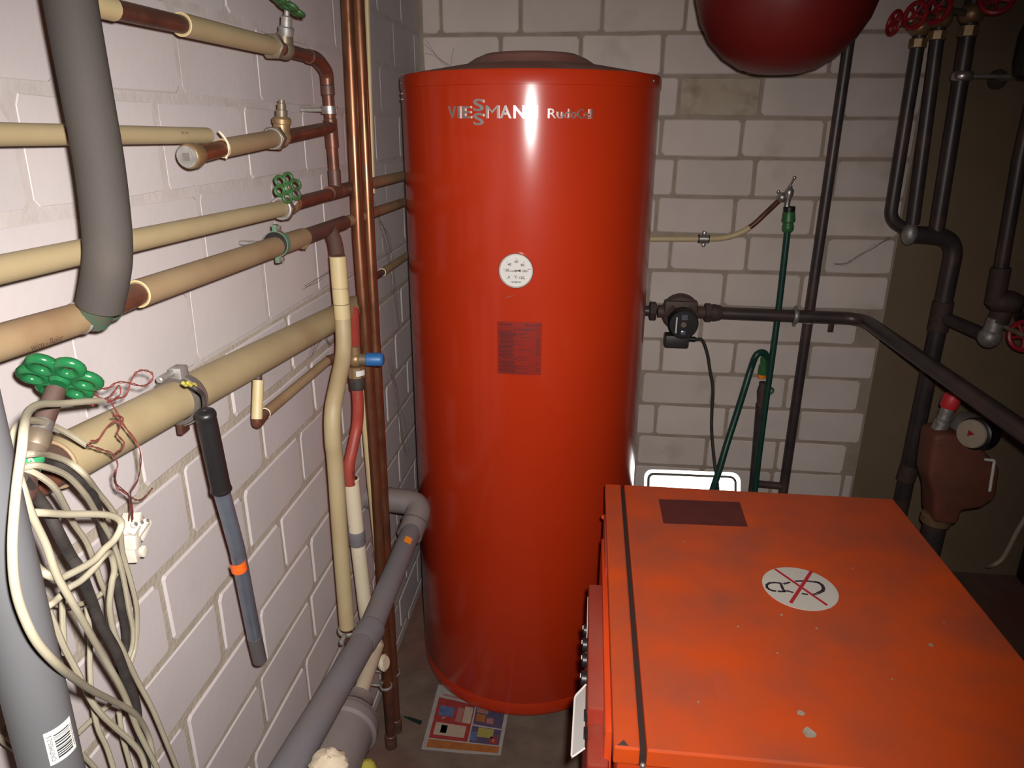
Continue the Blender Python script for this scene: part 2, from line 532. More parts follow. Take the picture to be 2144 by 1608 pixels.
def clampring(parent, o, d, r, w=0.012, screw=None, m='zinc', rubber=True, wall=None):
    """pipe clamp: rubber liner, steel band, two lugs with screws, threaded rod to the wall."""
    c = mk('pipe_clamp', lathe([(r + 0.0035, -w / 2), (r + 0.0052, -w / 2), (r + 0.0052, w / 2), (r + 0.0035, w / 2), (r + 0.0035, -w / 2)], o, d, 28, False), m, parent)
    if rubber:
        mk('rubber_liner', lathe([(r + 0.0003, -w * 0.62), (r + 0.0036, -w * 0.62), (r + 0.0036, w * 0.62), (r + 0.0003, w * 0.62)], o, d, 28), 'black', c)
    o = Vector(o)
    for s in (1, -1):
        p = o + Vector((0, 0, s * (r + 0.009)))
        mk('clamp_lug', box((p.x - 0.004, p.y - w * 0.5, p.z - 0.006), (p.x + 0.004, p.y + w * 0.5, p.z + 0.006), 0.0012), m, c)
        mk('clamp_screw', hexnut(0.0045, 0.005, (p.x + 0.004, p.y, p.z), (1, 0, 0)), 'steel', c)
    if wall is not None:
        mk('wall_rod', cyl((wall, o.y, o.z), (o.x - r, o.y, o.z), 0.004), 'zinc', c)
    return c

# ------------------------------------------------------------------ setting
def struct(name, vf, m):
    return mk(name, vf, m, None, smooth=False, kind='structure')

H = 2.35
struct('floor', box((-0.25, -3.2, -0.1), (2.75, 0.3, 0.0)), 'floor')
struct('ceiling', box((-0.25, -3.2, H), (2.75, 0.3, H + 0.1)), 'ceiling')
wl = struct('wall_left', box((-0.22, -3.2, 0), (-0.0030, 0.25, H)), 'mortar')
wb = struct('wall_back', box((-0.004, 0.0042, 0), (1.598, 0.25, H)), 'mortar_back')
struct('wall_back_plaster', box((1.598, 0.06, 0), (2.75, 0.25, H)), 'plaster')
struct('wall_right', box((2.65, -3.2, 0), (2.75, 0.06, H)), 'plaster')

BRK = {}
def brickmesh(key, L, t, h, m, axis):
    k = (key, round(L, 3), random.randrange(4))
    if k in BRK:
        return BRK[k]
    # ten-point outline with knocked-off corners and wavy edges, a chamfer and short sides
    J_ = lambda a: random.uniform(-a, a)
    hl, hh = L / 2, h / 2
    pts = []
    for sx, sy in ((1, -1), (1, 1), (-1, 1), (-1, -1)):
        c = min(random.uniform(0.004, 0.011), hl * 0.4)
        a = (sx * hl, sy * (hh - c)); b = (sx * (hl - c), sy * hh)
        pts += [a, b] if sx * sy > 0 else [b, a]
        if (sx, sy) == (1, 1): pts.append((J_(0.2) * L, hh))
        if (sx, sy) == (-1, -1): pts.append((J_(0.2) * L, -hh))
    pts = [(x + J_(0.0016), y + J_(0.0016)) for x, y in pts]
    ch = 0.003
    rings = []
    for sc, dep in ((ch, 0.0), (0.0, 0.0028), (0.0, 0.02)):
        rings.append([(x - math.copysign(min(sc, abs(x)), x), dep, y - math.copysign(min(sc, abs(y)), y)) for x, y in pts])
    V = [p for r in rings for p in r]
    n = len(pts)
    F = [tuple(range(n))]
    for r in range(2):
        for q in range(n):
            F.append((r * n + q, (r + 1) * n + q, (r + 1) * n + (q + 1) % n, r * n + (q + 1) % n))
    if axis == 'x':   # front looks to -y
        V = [(x, d - t / 2, z) for x, d, z in V]
    else:             # front looks to +x
        V = [(t / 2 - d, x, z) for x, d, z in V]
    me = bpy.data.meshes.new('brick')
    me.from_pydata(V, [], F)
    bm = bmesh.new(); bm.from_mesh(me)
    bmesh.ops.recalc_face_normals(bm, faces=list(bm.faces))
    f0 = max(bm.faces, key=lambda f: f.calc_area())
    if (axis == 'x' and f0.normal.y > 0) or (axis != 'x' and f0.normal.x < 0):
        bmesh.ops.reverse_faces(bm, faces=list(bm.faces))
    bm.to_mesh(me); bm.free()
    me.materials.append(M[m])
    BRK[k] = me
    return me

def brick(parent, me, c):
    o = bpy.data.objects.new('brick', me)
    COL.objects.link(o)
    o.parent = parent
    o.location = Vector(c) - ORG[parent]
    o.rotation_euler = [random.uniform(-0.004, 0.004) for _ in range(3)]
    return o

CZ = 0.05          # first bed joint above the floor, courses every 12.5 cm
CH = 0.125
def course_z(k):   # joint k counted down from the reference joint at 1.925 m
    return 1.925 - CH * k

# back wall: joint anchors per course (k = course below joint k)
BA = {-1: 0.07, 0: 0.265, 1: 0.844, 2: 0.797, 3: 0.85, 4: 0.799, 5: 0.856, 6: 1.05, 7: 0.983, 8: 0.852, 9: 1.047, 10: 0.849, 11: 1.046}
def span_bricks(anchor, pitch, lo, hi):
    j = math.ceil((lo - anchor) / pitch)
    xs = [anchor + pitch * i for i in range(j, j + 40) if anchor + pitch * i < hi]
    ed = [lo] + [x for x in xs if x > lo + 0.03 and x < hi - 0.03] + [hi]
    return list(zip(ed[:-1], ed[1:]))

BP, LP, J = 0.2587, 0.2515, 0.0105
end_cut = {7: 1.52, 9: 1.565, 11: 1.555}
for k in range(-4, 16):
    zt, zb = course_z(k), course_z(k + 1)
    zt = min(zt, H - 0.002); zb = max(zb, 0.002)
    if zt - zb < 0.03:
        continue
    an = BA.get(k, 0.07 if k % 2 else 0.265)
    for a, b in span_bricks(an, BP, 0.004, end_cut.get(k, 1.596)):
        L, h = b - a - J, zt - zb - J
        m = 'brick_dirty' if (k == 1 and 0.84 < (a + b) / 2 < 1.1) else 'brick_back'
        me = brickmesh(('b', m, round(h, 3)), L, 0.06, h, m, 'x')
        brick(wb, me, ((a + b) / 2, 0.03 + random.uniform(-0.0012, 0.0008), (zt + zb) / 2))

# left wall courses share the same bed joints
LA = {1: -1.258, 2: -1.33, 3: -1.255, 4: -1.319, 5: -1.238, 6: -1.398, 7: -1.24, 8: -1.366, 9: -1.24, 10: -1.268, 11: -1.328}
for k in range(-4, 16):
    zt, zb = course_z(k), course_z(k + 1)
    zt = min(zt, H - 0.002); zb = max(zb, 0.002)
    if zt - zb < 0.03:
        continue
    an = LA.get(k, -1.25 if k % 2 else -1.35)
    j = 0.0125 if k >= 5 else 0.009
    for a, b in span_bricks(an, LP, -3.15, -0.003):
        L, h = b - a - j, zt - zb - j
        me = brickmesh(('l', round(h, 3)), L, 0.06, h, 'brick', 'y')
        brick(wl, me, (-0.03 + random.uniform(-0.0012, 0.0008), (a + b) / 2, (zt + zb) / 2))
# paint flushed over the joints of the upper courses of the left wall
mk('painted_pointing', box((-0.02, -3.15, course_z(5) + 0.0), (-0.0014, -0.003, H - 0.002)), 'paint_joint', wl, smooth=False)

# ------------------------------------------------------------------ hot water tank
TX, TY, TR = 0.4099, -0.5622, 0.3265
def tpt(th, z, r=TR):
    t = math.radians(th)
    return Vector((TX + r * math.sin(t), TY - r * math.cos(t), z))
def on_tank(vf, th0, z0):
    out = []
    for p in vf[0]:
        out.append(tpt(th0 + math.degrees(p[0] / TR), z0 + p[1], TR + p[2]))
    return out, vf[1]
tank = thing('hot_water_tank', 'tall orange-red cylindrical hot water tank with round thermometer and chrome lettering', 'water tank', (TX, TY, 0.0))
mk('tank_body', lathe([(0.30, 0.012), (0.318, 0.014), (0.3245, 0.02), (0.3265, 0.03), (0.3265, 0.062), (0.3255, 0.064), (0.3265, 0.066), (0.3265, 1.729)], (TX, TY, 0), (0, 0, 1), 96), 'tank', tank)
mk('tank_lid_band', lathe([(0.326, 1.7275), (0.3288, 1.7285), (0.3288, 1.7545), (0.3268, 1.759), (0.30, 1.760)], (TX, TY, 0), (0, 0, 1), 96), 'tank', tank)
mk('tank_lid', lathe([(0.3225, 1.7585), (0.29, 1.766), (0.20, 1.782), (0.165, 1.788), (0.14, 1.803), (0.115, 1.813), (0.06, 1.817), (0.0, 1.818)], (TX, TY, 0), (0, 0, 1), 64), 'tanklid', tank)
mk('tank_foot_ring', lathe([(0.29, 0.0), (0.30, 0.0), (0.30, 0.014), (0.29, 0.014)], (TX, TY, 0), (0, 0, 1), 48), 'gapdark', tank)
for th, z in ((-69.0, 1.742), (-69.0, 1.718), (-69.3, 1.705), (66, 1.745)):
    mk('rivet', ball(tpt(th, z, TR + 0.0015), 0.0035, 10), 'steel', tank)
# raised chrome letters
def badge(s, th0, th1, z0, z1, name='letter', bold=0.022):
    w = math.radians(th1 - th0) * TR
    vf = fit(text_vf(s, 1, 0.0016, bold), 0, w, 0, z1 - z0)
    mk(name, on_tank(([Vector((p.x, p.y, p.z + 0.0022)) for p in vf[0]], vf[1]), th0, z0), 'chrome', tank, smooth=False)
tw = [('V', -29.0, -24.9), ('I', -24.3, -23.2), ('E', -22.2, -18.4)]
for s, a, b in tw:
    badge(s, a, b, 1.6592, 1.6845)
badge('S', -17.5, -12.9, 1.6735, 1.699)
badge('S', -17.5, -12.9, 1.645, 1.6705)
for s, a, b in (('M', -12.2, -7.0), ('A', -6.7, -2.2), ('N', -1.5, 2.8), ('N', 3.5, 7.6)):
    badge(s, a, b, 1.6592, 1.6855, bold=0.0 if s == 'M' else 0.022)
for s, a, b, h in (('R', 11.5, 14.6, 0.0195), ('u', 15.0, 17.2, 0.0135), ('d', 17.7, 20.0, 0.0195), ('o', 20.4, 22.6, 0.0135), ('C', 23.0, 25.7, 0.0195), ('e', 25.95, 27.6, 0.0135), ('l', 28.0, 28.35, 0.0195), ('l', 28.85, 29.2, 0.0195)):
    badge(s, a, b, 1.6597, 1.6597 + h, bold=0.004)
# thermometer
gz, gth = 1.3288, -0.1
gd = (tpt(gth, gz) - Vector((TX, TY, gz))).normalized()
gc = tpt(gth, gz)
gx, gy = Vector((-gd.y, gd.x, 0)), Vector((0, 0, 1))
if gx.x < 0: gx = -gx
gm = mk('thermometer', lathe([(0.0385, -0.004), (0.041, 0.002), (0.041, 0.007), (0.0395, 0.0095), (0.0375, 0.0095), (0.0365, 0.006), (0.0365, 0.002)], gc, gd, 48), 'chrome', tank)
mk('dial', lathe([(0.0368, 0.0), (0.0368, 0.0055)], gc, gd, 48), 'dial', gm)
def dialtxt(s, x, y, h, m='ink', nm='dial_number', bold=0.01):
    vf = text_vf(s, h, 0.0001, bold * h, 1.0, 'CENTER')
    vf = ([Vector((p.x, p.y - h * 0.35, p.z)) for p in vf[0]], vf[1])
    mk(nm, place(vf, gc + gd * 0.0058 + gx * x + gy * y, gx, gy, gd), m, gm, smooth=False)
GR = 0.036
for s, x, y in (('60', 0.02, 0.60), ('40', -0.42, 0.40), ('80', 0.42, 0.38), ('20', -0.56, 0.03), ('100', 0.52, 0.0), ('0', -0.45, -0.42), ('120', 0.36, -0.44)):
    dialtxt(s, x * GR, y * GR, 0.0085)
dialtxt('\u00b0C', -0.02 * GR, -0.40 * GR, 0.0085)
dialtxt('VIESSMANN', 0.0, -0.73 * GR, 0.0046)
for k, a in enumerate((222, 180 - 3, 138, 90, 48, -2, -42)):
    u = Vector((math.cos(math.radians(a)), math.sin(math.radians(a))))
    p, q = gc + gd * 0.0058 + (gx * u.x + gy * u.y) * GR * 0.72, gc + gd * 0.0058 + (gx * u.x + gy * u.y) * GR * 0.80
    mk('dial_tick', tube([p, q], 0.0005, 6), 'ink', gm)
u = Vector((math.cos(math.radians(8)), math.sin(math.radians(8))))
mk('red_mark', tube([gc + gd * 0.0062 + (gx * u.x + gy * u.y) * GR * 0.74, gc + gd * 0.0062 + (gx * u.x + gy * u.y) * GR * 0.96], 0.0006, 6), 'crossred', gm)
nd = (gx * math.cos(math.radians(184)) + gy * math.sin(math.radians(184)))
npp = nd.cross(gd)
c0 = gc + gd * 0.0066
mk('needle', prism([c0 + npp * 0.0008, c0 + nd * GR * 0.74, c0 - npp * 0.0008, c0 - nd * GR * 0.16 - npp * 0.001, c0 - nd * GR * 0.30 - npp * 0.0034, c0 - nd * GR * 0.30 + npp * 0.0034, c0 - nd * GR * 0.16 + npp * 0.001], gd * 0.0006), 'needle', gm, smooth=False)
mk('needle_hub', lathe([(0.0028, 0.006), (0.0028, 0.0088), (0.002, 0.0095)], gc, gd, 16), 'brass', gm)
# type plate
pw, ph = math.radians(18.9) * TR, 0.1326
tp = mk('type_plate', on_tank(patch(0, pw, 0, ph, 8, 4, 0.0, 0.0006), -8.06, 1.0732), 'label_red', tank)
tl = []
rows = [(0.895, 0.0, 1.0, .016), (0.855, 0.38, 1.0, .02)]
for i in range(32):
    y = 0.835 - i * 0.0258
    tl.append((0.03 + random.uniform(0, 0.03), y, random.uniform(0.30, 0.42), 0.012 + random.uniform(0, .008)))
    if random.random() < 0.6:
        x0 = random.uniform(0.38, 0.5); tl.append((x0, y, random.uniform(0.05, 0.4), 0.013))
    if random.random() < 0.6:
        tl.append((random.uniform(0.86, 0.9), y, 0.07, 0.012))
tl += [(0.0, 0.885, 1.0, 0.006), (0.0, 0.085, 1.0, 0.006)]
for i in range(12):
    tl.append((0.40 + i * 0.048, 0.85, 0.028, 0.02))
mk('plate_print', on_tank(join(*[patch(x * pw, min(0.985, x + w) * pw, y * ph, (y + h) * ph, 4, 1, 0.0, 0.0009) for x, y, w, h in tl]), -8.06, 1.0732), 'label_ink', tp)
for s, x0, x1 in (('VIESSMANN', 0.04, 0.33), ('RudoCell', 0.63, 0.97)):
    mk('plate_text', on_tank(fit(text_vf(s, 1, 0.0, 0.02), x0 * pw, x1 * pw, 0.925 * ph, 0.965 * ph), -8.06, 1.0732)[0:2] if False else on_tank(([Vector((p.x, p.y, 0.001)) for p in fit(text_vf(s, 1, 0.0, 0.02), x0 * pw, x1 * pw, 0.925 * ph, 0.965 * ph)[0]], text_vf(s, 1, 0.0, 0.02)[1]), -8.06, 1.0732), 'label_black', tp, smooth=False)
mk('smudge', on_tank(([Vector((0.0, 0.0, 0.0004)), Vector((0.012, 0.001, 0.0004)), Vector((0.027, 0.008, 0.0004)), Vector((0.018, 0.0075, 0.0004))], [(0, 1, 2, 3)]), -5.2, 1.263), 'whitesmudge', tank, smooth=False)

# ------------------------------------------------------------------ boiler
BX0, BX1, BY0, BY1, BZ = 0.635, 1.285, -1.776, -1.003, 0.85
boiler = thing('boiler', 'low orange boiler with flat dusty top in front of the tank', 'boiler', ((BX0 + BX1) / 2, (BY0 + BY1) / 2, 0))
mk('boiler_body', box((BX0 + 0.006, BY0 + 0.004, 0.03), (BX1 - 0.003, BY1 - 0.003, BZ - 0.016), 0.003), 'boilerside', boiler, smooth=False)
mk('top_cover', box((0.6795, BY0, BZ - 0.030), (BX1, BY1, BZ), 0.003), 'boiler', boiler, smooth=False)
mk('top_edge_strip', box((BX0, BY0 + 0.001, BZ - 0.030), (0.671, BY1, BZ - 0.0006), 0.003), 'boiler', boiler, smooth=False)
mk('cover_gap', box((0.668, BY0 + 0.002, BZ - 0.03), (0.683, BY1 - 0.001, BZ - 0.010)), 'gapdark', boiler, smooth=False)
mk('gap_screw', ball((0.6757, BY0 + 0.0005, BZ - 0.028), 0.0045, 10), 'steel', boiler)
for x in (BX0 + 0.05, BX1 - 0.05):
    for y in (BY0 + 0.06, BY1 - 0.06):
        mk('foot', cyl((x, y, 0), (x, y, 0.034), 0.02), 'black', boiler)
cx0 = 0.600
pb = mk('control_panel', box((cx0, -1.655, 0.50), (0.634, -1.33, 0.798), 0.006), 'panelred', boiler)
mk('panel_corner', box((cx0 + 0.001, -1.735, 0.47), (0.634, -1.653, 0.770), 0.006), 'panelred', boiler)
mk('panel_rail', box((0.6255, -1.72, 0.45), (0.6375, -1.20, 0.822), 0.003), 'boilerside', boiler)
mk('hinge_strip', box((0.631, -1.33, 0.60), (0.640, -1.12, 0.834), 0.002), 'panelred', boiler)
mk('corner_chip', prism([(0.640, -1.772, BZ + 0.0002), (0.655, -1.772, BZ + 0.0002), (0.649, -1.762, BZ + 0.0002)], (0, 0, 0.0003)), 'ironrough', boiler, smooth=False)
mk('side_bolt', ball((0.632, -1.10, 0.815), 0.006, 12), 'boilerside', boiler)
for y, r, l in ((-1.43, 0.010, 0.012), (-1.47, 0.012, 0.014), (-1.51, 0.012, 0.014), (-1.555, 0.013, 0.016)):
    kb = mk('control_knob', cyl((cx0 + 0.001, y, 0.765), (cx0 - l * 0.62, y, 0.765), r), 'black', boiler)
    mk('knob_pointer', box((cx0 - l * 0.62 - 0.0015, y - 0.001, 0.767), (cx0 - l * 0.62 + 0.001, y + 0.001, 0.774)), 'white', kb, smooth=False)
mk('scale_strip', box((cx0 - 0.0012, -1.44, 0.70), (cx0 + 0.001, -1.36, 0.788), 0.0004), 'white', boiler, smooth=False)
# folded-open frosted flap below the knobs
fl = [(cx0 - 0.0015, -1.580, 0.775), (cx0 - 0.019, -1.605, 0.772), (cx0 - 0.021, -1.715, 0.760), (cx0 - 0.0015, -1.700, 0.765)]
fp = mk('clear_flap', prism(fl, (0, 0, -0.004), 0.0012), 'clear', boiler)
mk('flap_rim', tube(fillet([fl[0], fl[1], fl[2], fl[3]], 0.006), 0.0016, 8), 'white', fp)
for y in (-1.645, -1.68):
    mk('flap_catch', box((cx0 - 0.004, y - 0.008, 0.768), (cx0 + 0.002, y + 0.008, 0.779), 0.0012), 'black', fp)
# stickers and marks on the top
st = mk('round_sticker', lathe([(0.0655, 0), (0.0655, 0.0007)], (0.982, -1.377, BZ), (0, 0, 1), 48), 'sticker', boiler, smooth=False)
SZ = BZ + 0.0009
def flat(poly, m, par, nm):
    mk(nm, prism([(x, y, SZ) for x, y in poly], (0, 0, 0.0002)), m, par, smooth=False)
def strip(a, b, w):
    a, b = Vector(a), Vector(b)
    n = (b - a).normalized(); n = Vector((-n.y, n.x)) * w / 2
    return [a + n, b + n, b - n, a - n]
# footprint outline in dashes: heel (left) and sole (right)
def dash(pts, w, nm='shoe_print'):
    for a, b in zip(pts[:-1], pts[1:]):
        aa, bb = Vector(a), Vector(b)
        d = (bb - aa)
        flat(strip(aa - d.normalized() * 0.0008, bb + d.normalized() * 0.0008, w), 'soleink', st, nm)
def arc(cx, cy, rx, ry, a0, a1, n):
    return [(cx + rx * math.cos(math.radians(a0 + (a1 - a0) * i / n)), cy + ry * math.sin(math.radians(a0 + (a1 - a0) * i / n))) for i in range(n + 1)]
heel = [(0.9488,-1.366,0.85),(0.9386,-1.366,0.85),(0.9303,-1.368,0.85),(0.9237,-1.375,0.85),(0.9225,-1.383,0.85),(0.9251,-1.388,0.85),(0.9302,-1.392,0.85),(0.936,-1.392,0.85)]
hb = [(0.9505,-1.366,0.85),(0.9503,-1.378,0.85),(0.9503,-1.383,0.85),(0.9519,-1.392,0.85),(0.9399,-1.393,0.85)]
s1 = [(0.9559,-1.368,0.85),(0.9678,-1.362,0.85)]
s2 = [(0.9793,-1.357,0.85),(0.9908,-1.355,0.85),(1.001,-1.354,0.85),(1.011,-1.355,0.85)]
s3 = [(1.013,-1.355,0.85),(1.021,-1.357,0.85),(1.025,-1.364,0.85),(1.025,-1.373,0.85),(1.021,-1.382,0.85),(1.009,-1.391,0.85)]
s4 = [(1.007,-1.393,0.85),(1,-1.395,0.85)]
s5 = [(0.9902,-1.396,0.85),(0.9814,-1.395,0.85)]
s6 = [(0.966,-1.393,0.85),(0.9552,-1.389,0.85)]
for q, w in ((heel, 0.0048), (hb, 0.0050), (s1, 0.0046), (s2, 0.0046), (s3, 0.0062), (s4, 0.0046), (s5, 0.0046), (s6, 0.0046)):
    dash([(p[0], p[1]) for p in q], w)
xa = [(0.9506,-1.321,0.85),(1.016,-1.425,0.85),(1.018,-1.321,0.85),(0.9535,-1.426,0.85)]
SZ += 0.0003
flat(strip(Vector(xa[0][:2]), Vector(xa[1][:2]), 0.0055), 'crossred', st, 'cross_bar')
SZ += 0.0003
flat(strip(Vector(xa[2][:2]), Vector(xa[3][:2]), 0.0062), 'crossred', st, 'cross_bar')
SZ = BZ + 0.0002
flat([(0.754, -1.066), (0.934, -1.060), (0.931, -1.167), (0.755, -1.173)], 'maroon', boiler, 'dark_label')
flat([(0.790, -1.612), (0.797, -1.609), (0.806, -1.611), (0.808, -1.618), (0.806, -1.675), (0.789, -1.675)], 'faint', boiler, 'worn_label')
def blob(cx, cy, r, n=9, sx=1.0):
    return [(cx + sx * r * random.uniform(0.6, 1.1) * math.cos(2 * math.pi * i / n), cy + r * random.uniform(0.6, 1.1) * math.sin(2 * math.pi * i / n)) for i in range(n)]
for cx, cy, r in ((0.904, -1.722, 0.011), (0.903, -1.686, 0.006), (1.153, -1.512, 0.0045), (1.02, -1.43, 0.003), (1.06, -1.60, 0.002), (0.85, -1.50, 0.0022),
                  (1.10, -1.30, 0.002), (0.79, -1.24, 0.002), (0.93, -1.46, 0.0028), (0.98, -1.49, 0.002), (0.76, -1.68, 0.002), (0.90, -1.56, 0.002), (1.2, -1.45, 0.002)):
    flat(blob(cx, cy, r), 'chip', boiler, 'paint_chip')

# ------------------------------------------------------------------ expansion vessel
vx, vy = 1.008, -0.6
vs = thing('expansion_vessel', 'round dark red expansion vessel hanging high beside the tank', 'expansion vessel', (vx, vy, 1.765))
prof = [(0.0, 1.765), (0.05, 1.766), (0.09, 1.777), (0.13, 1.802), (0.165, 1.838), (0.19, 1.88), (0.205, 1.93), (0.21, 1.965), (0.213, 1.966), (0.213, 1.978), (0.21, 1.979), (0.204, 2.02), (0.18, 2.085), (0.13, 2.14), (0.06, 2.165), (0.0, 2.17)]
mk('vessel_shell', lathe(prof, (vx, vy, 0), (0, 0, 1), 64), 'vessel', vs)
mk('hanger_rod', cyl((vx, vy, 2.165), (vx, vy, H), 0.011), 'iron', vs)
mk('hanger_plate', box((vx - 0.05, vy - 0.05, H - 0.006), (vx + 0.05, vy + 0.05, H), 0.001), 'iron', vs)

# ------------------------------------------------------------------ left wall: grey insulated riser
ins = thing('insulated_pipe', 'thick grey foam-insulated pipe bending down the white wall, top left', 'pipe', [(0.1,-1.9,1.468)][0])
ip = [(0.115,-1.878,1.764),(0.115,-1.879,1.727),(0.115,-1.879,1.668),(0.115,-1.879,1.61),(0.115,-1.883,1.562),(0.115,-1.889,1.527),(0.11,-1.892,1.502),(0.097,-1.891,1.471)]
mk('foam_sleeve', tube(catmull(ip, 5), 0.0216, 28), 'foam', ins)
mk('inner_pipe', tube([(0.1,-1.895,1.479),(0.068,-1.863,1.452)], 0.0165, 16), 'patina', ins)

# ------------------------------------------------------------------ left wall: upper branch with green valve
ub = thing('water_pipe', 'upper beige-sleeved copper pipe with green valve wheel, cut off at the top edge', 'pipe', [(0.06,-1.115,1.529)][0])
q = [(0.06,-1.798,1.756),(0.06,-1.762,1.756),(0.06,-1.732,1.756),(0.06,-1.597,1.758),(0.06,-1.331,1.76),(0.06,-1.27,1.76),(0.06,-1.129,1.759),(0.06,-1.082,1.74),(0.06,-1.082,1.671),(0.06,-1.08,1.609),(0.06,-1.081,1.519)]
mk('sleeve', tube([q[0], q[1], lerp(q[1], q[2], 0.9)], 0.0125), 'pale', ub)
mk('copper_pipe', tube(fillet(q[2:4] + [q[5]], 0.02), 0.0108), 'oldcopper', ub)
mk('sleeve', tube([q[3], q[4]], [0.0142, 0.0142]), 'beige', ub)
mk('sleeve_lip', ring(q[3], q[4] and (Vector(q[4]) - Vector(q[3])), 0.0132, 0.0011), 'pale', ub)
d = Vector(q[5]) - Vector(q[3]); d.normalize()
mk('union_nut', hexnut(0.0205, 0.018, Vector(q[4]) - d * 0.002, d), 'bronze', ub)
mk('copper_pipe', tube(fillet(q[5:8] + [q[10]], 0.03), 0.0106), 'oldcopper', ub)
mk('elbow', tube(fillet([lerp(q[6], q[5], 0.3), q[6], q[7], lerp(q[7], q[8], 0.35)], 0.022), 0.0125), 'oldcopper', ub)
vb0 = Vector(q[5]) - d * 0.006
mk('valve_body', join(ball(vb0, 0.0165, 16), cyl(vb0, vb0 + Vector((0.002, 0.0, 0.026)), 0.0135)), 'bronze', ub)
wd = (Vector([(0.075,-1.286,1.826)][0]) - vb0)
st_ = mk('valve_stem', lathe([(0.012, 0.022), (0.0125, 0.034), (0.009, 0.036), (0.009, 0.05), (0.0045, 0.052), (0.0045, 0.075)], vb0, wd, 14), 'zinc', ub)
handwheel(ub, [(0.078,-1.294,1.822)][0], Vector((0.42, 0.25, 0.86)), 0.030, 'greenold')
for i, t in ((8, 0), (9, 0)):
    pass
mk('solder_sleeve', cyl(lerp(q[7], q[8], 0.35), lerp(q[7], q[8], 0.62), 0.0125), 'darkcopper', ub)
mk('tee', cyl(lerp(q[8], q[9], 0.25), lerp(q[9], q[10], 0.1), 0.0125), 'oldcopper', ub)
mk('solder_sleeve', cyl(lerp(q[9], q[10], 0.55), lerp(q[9], q[10], 0.95), 0.0122), 'darkcopper', ub)
clampring(ub, q[8], Vector(q[9]) - Vector(q[7]), 0.0106, 0.014, m='steel', rubber=False, wall=0.0)

# ------------------------------------------------------------------ capped stub with wheel-less valve
sb = thing('capped_pipe', 'short copper stub with round brass end cap and a valve without wheel', 'pipe', [(0.06,-1.605,1.603)][0])
q = [(0.06,-1.626,1.602),(0.06,-1.582,1.605),(0.06,-1.532,1.61),(0.06,-1.359,1.621),(0.06,-1.324,1.623),(0.06,-1.084,1.639)]
d = (Vector(q[1]) - Vector(q[0])).normalized()
mk('end_cap', lathe([(0.0125, -0.001), (0.0150, 0.001), (0.0158, 0.003), (0.0158, 0.017), (0.0145, 0.020), (0.0142, 0.024)], q[0], d, 28), 'brass', sb)
mk('cap_face', lathe([(0.0135, -0.0018), (0.0135, 0.001)], q[0], d, 28), 'zinc', sb)
fa, fb, fd = axisframe(d)
mk('cap_square', prism([Vector(q[0]) - d * 0.0025 + fa * x + fb * y for x, y in ((-.005, -.005), (.005, -.005), (.005, .005), (-.005, .005))], d * 0.002), 'steel', sb, smooth=False)
mk('copper_pipe', tube([lerp(q[0], q[1], 0.4), q[2]], 0.0112), 'copper', sb)
mk('sleeve', tube([q[2], lerp(q[2], q[3], 0.5), q[3]], [0.0132, 0.0135, 0.0135]), 'beigedark', sb)
mk('torn_lip', tube(catmull([Vector(q[2]) + Vector((0.004, 0, -0.013)), Vector(q[2]) + Vector((0.012, -0.004, 0.002)), Vector(q[2]) + Vector((0.007, -0.003, 0.014)), Vector(q[2]) + Vector((0.0, -0.002, 0.022)), Vector(q[2]) + Vector((-0.003, 0.008, 0.019))], 4), 0.0018, 8), 'cream', sb)
mk('union_nut', hexnut(0.0195, 0.017, Vector(q[3]) - d * 0.003, Vector(q[4]) - Vector(q[3])), 'bronze', sb)
mk('nut_ring', ring(Vector(q[3]) - d * 0.003, d, 0.0155, 0.0012), 'zinc', sb)
mk('copper_pipe', tube([q[4], q[5]], 0.0112), 'oldcopper', sb)
vb0 = Vector(q[4])
mk('valve_body', join(ball(vb0, 0.0155, 16), lathe([(0.013, 0.006), (0.0135, 0.02), (0.015, 0.021), (0.0155, 0.028), (0.012, 0.032)], vb0, (0.1, 0, 1), 16)), 'brass', sb)
mk('valve_stem', lathe([(0.0095, 0.03), (0.0095, 0.042), (0.007, 0.043), (0.007, 0.052), (0.005, 0.0525), (0.005, 0.058)], vb0, (0.1, 0, 1), 14), 'bronze', sb)

# ------------------------------------------------------------------ dead-end pipe at eye level
q = [(0.045,-1.94,1.631),(0.045,-1.54,1.627)]
de = thing('dead_end_pipe', 'straight level beige pipe ending open in front of the capped stub', 'pipe', q[1])
mk('pipe', tube([q[0], q[1]], 0.0104, 20), 'beige', de)
ax = Vector(q[1]) - Vector(q[0])
txt = text_vf('DN 10/16', 0.0042, 0, 0.00002)
mk('print', on_pipe(([Vector((p.x, p.y - 0.0, 0.0003)) for p in txt[0]], txt[1]), [(0.045,-1.624,1.629)][0], ax, (1, -0.75, 0.05), 0.0104), 'inkbrown', de, smooth=False)

# ------------------------------------------------------------------ middle pipe with green wheel
mp = thing('water_pipe', 'long beige pipe with small green six-petal valve wheel, level run to the tank', 'pipe', [(0.06,-1.091,1.516)][0])
q = [(0.06,-1.991,1.519),(0.06,-1.352,1.51),(0.06,-1.315,1.513),(0.06,-1.047,1.517),(0.06,-0.8806,1.516),(0.06,-0.501,1.515)]
d = (Vector(q[3]) - Vector(q[0])).normalized()
mk('sleeve', tube([q[0], q[1]], 0.0128, 20), 'beige', mp)
mk('union_nut', hexnut(0.0205, 0.019, Vector(q[1]) - d * 0.006, d), 'bronze', mp)
mk('white_tape', ring(Vector(q[1]) - d * 0.004, d, 0.0165, 0.0028), 'zinc', mp)
mk('copper_pipe', tube([q[2], q[4]], 0.0115), 'oldcopper', mp)
mk('tee', cyl(lerp(q[2], q[3], 0.72), lerp(q[3], q[4], 0.55), 0.0135), 'darkcopper', mp)
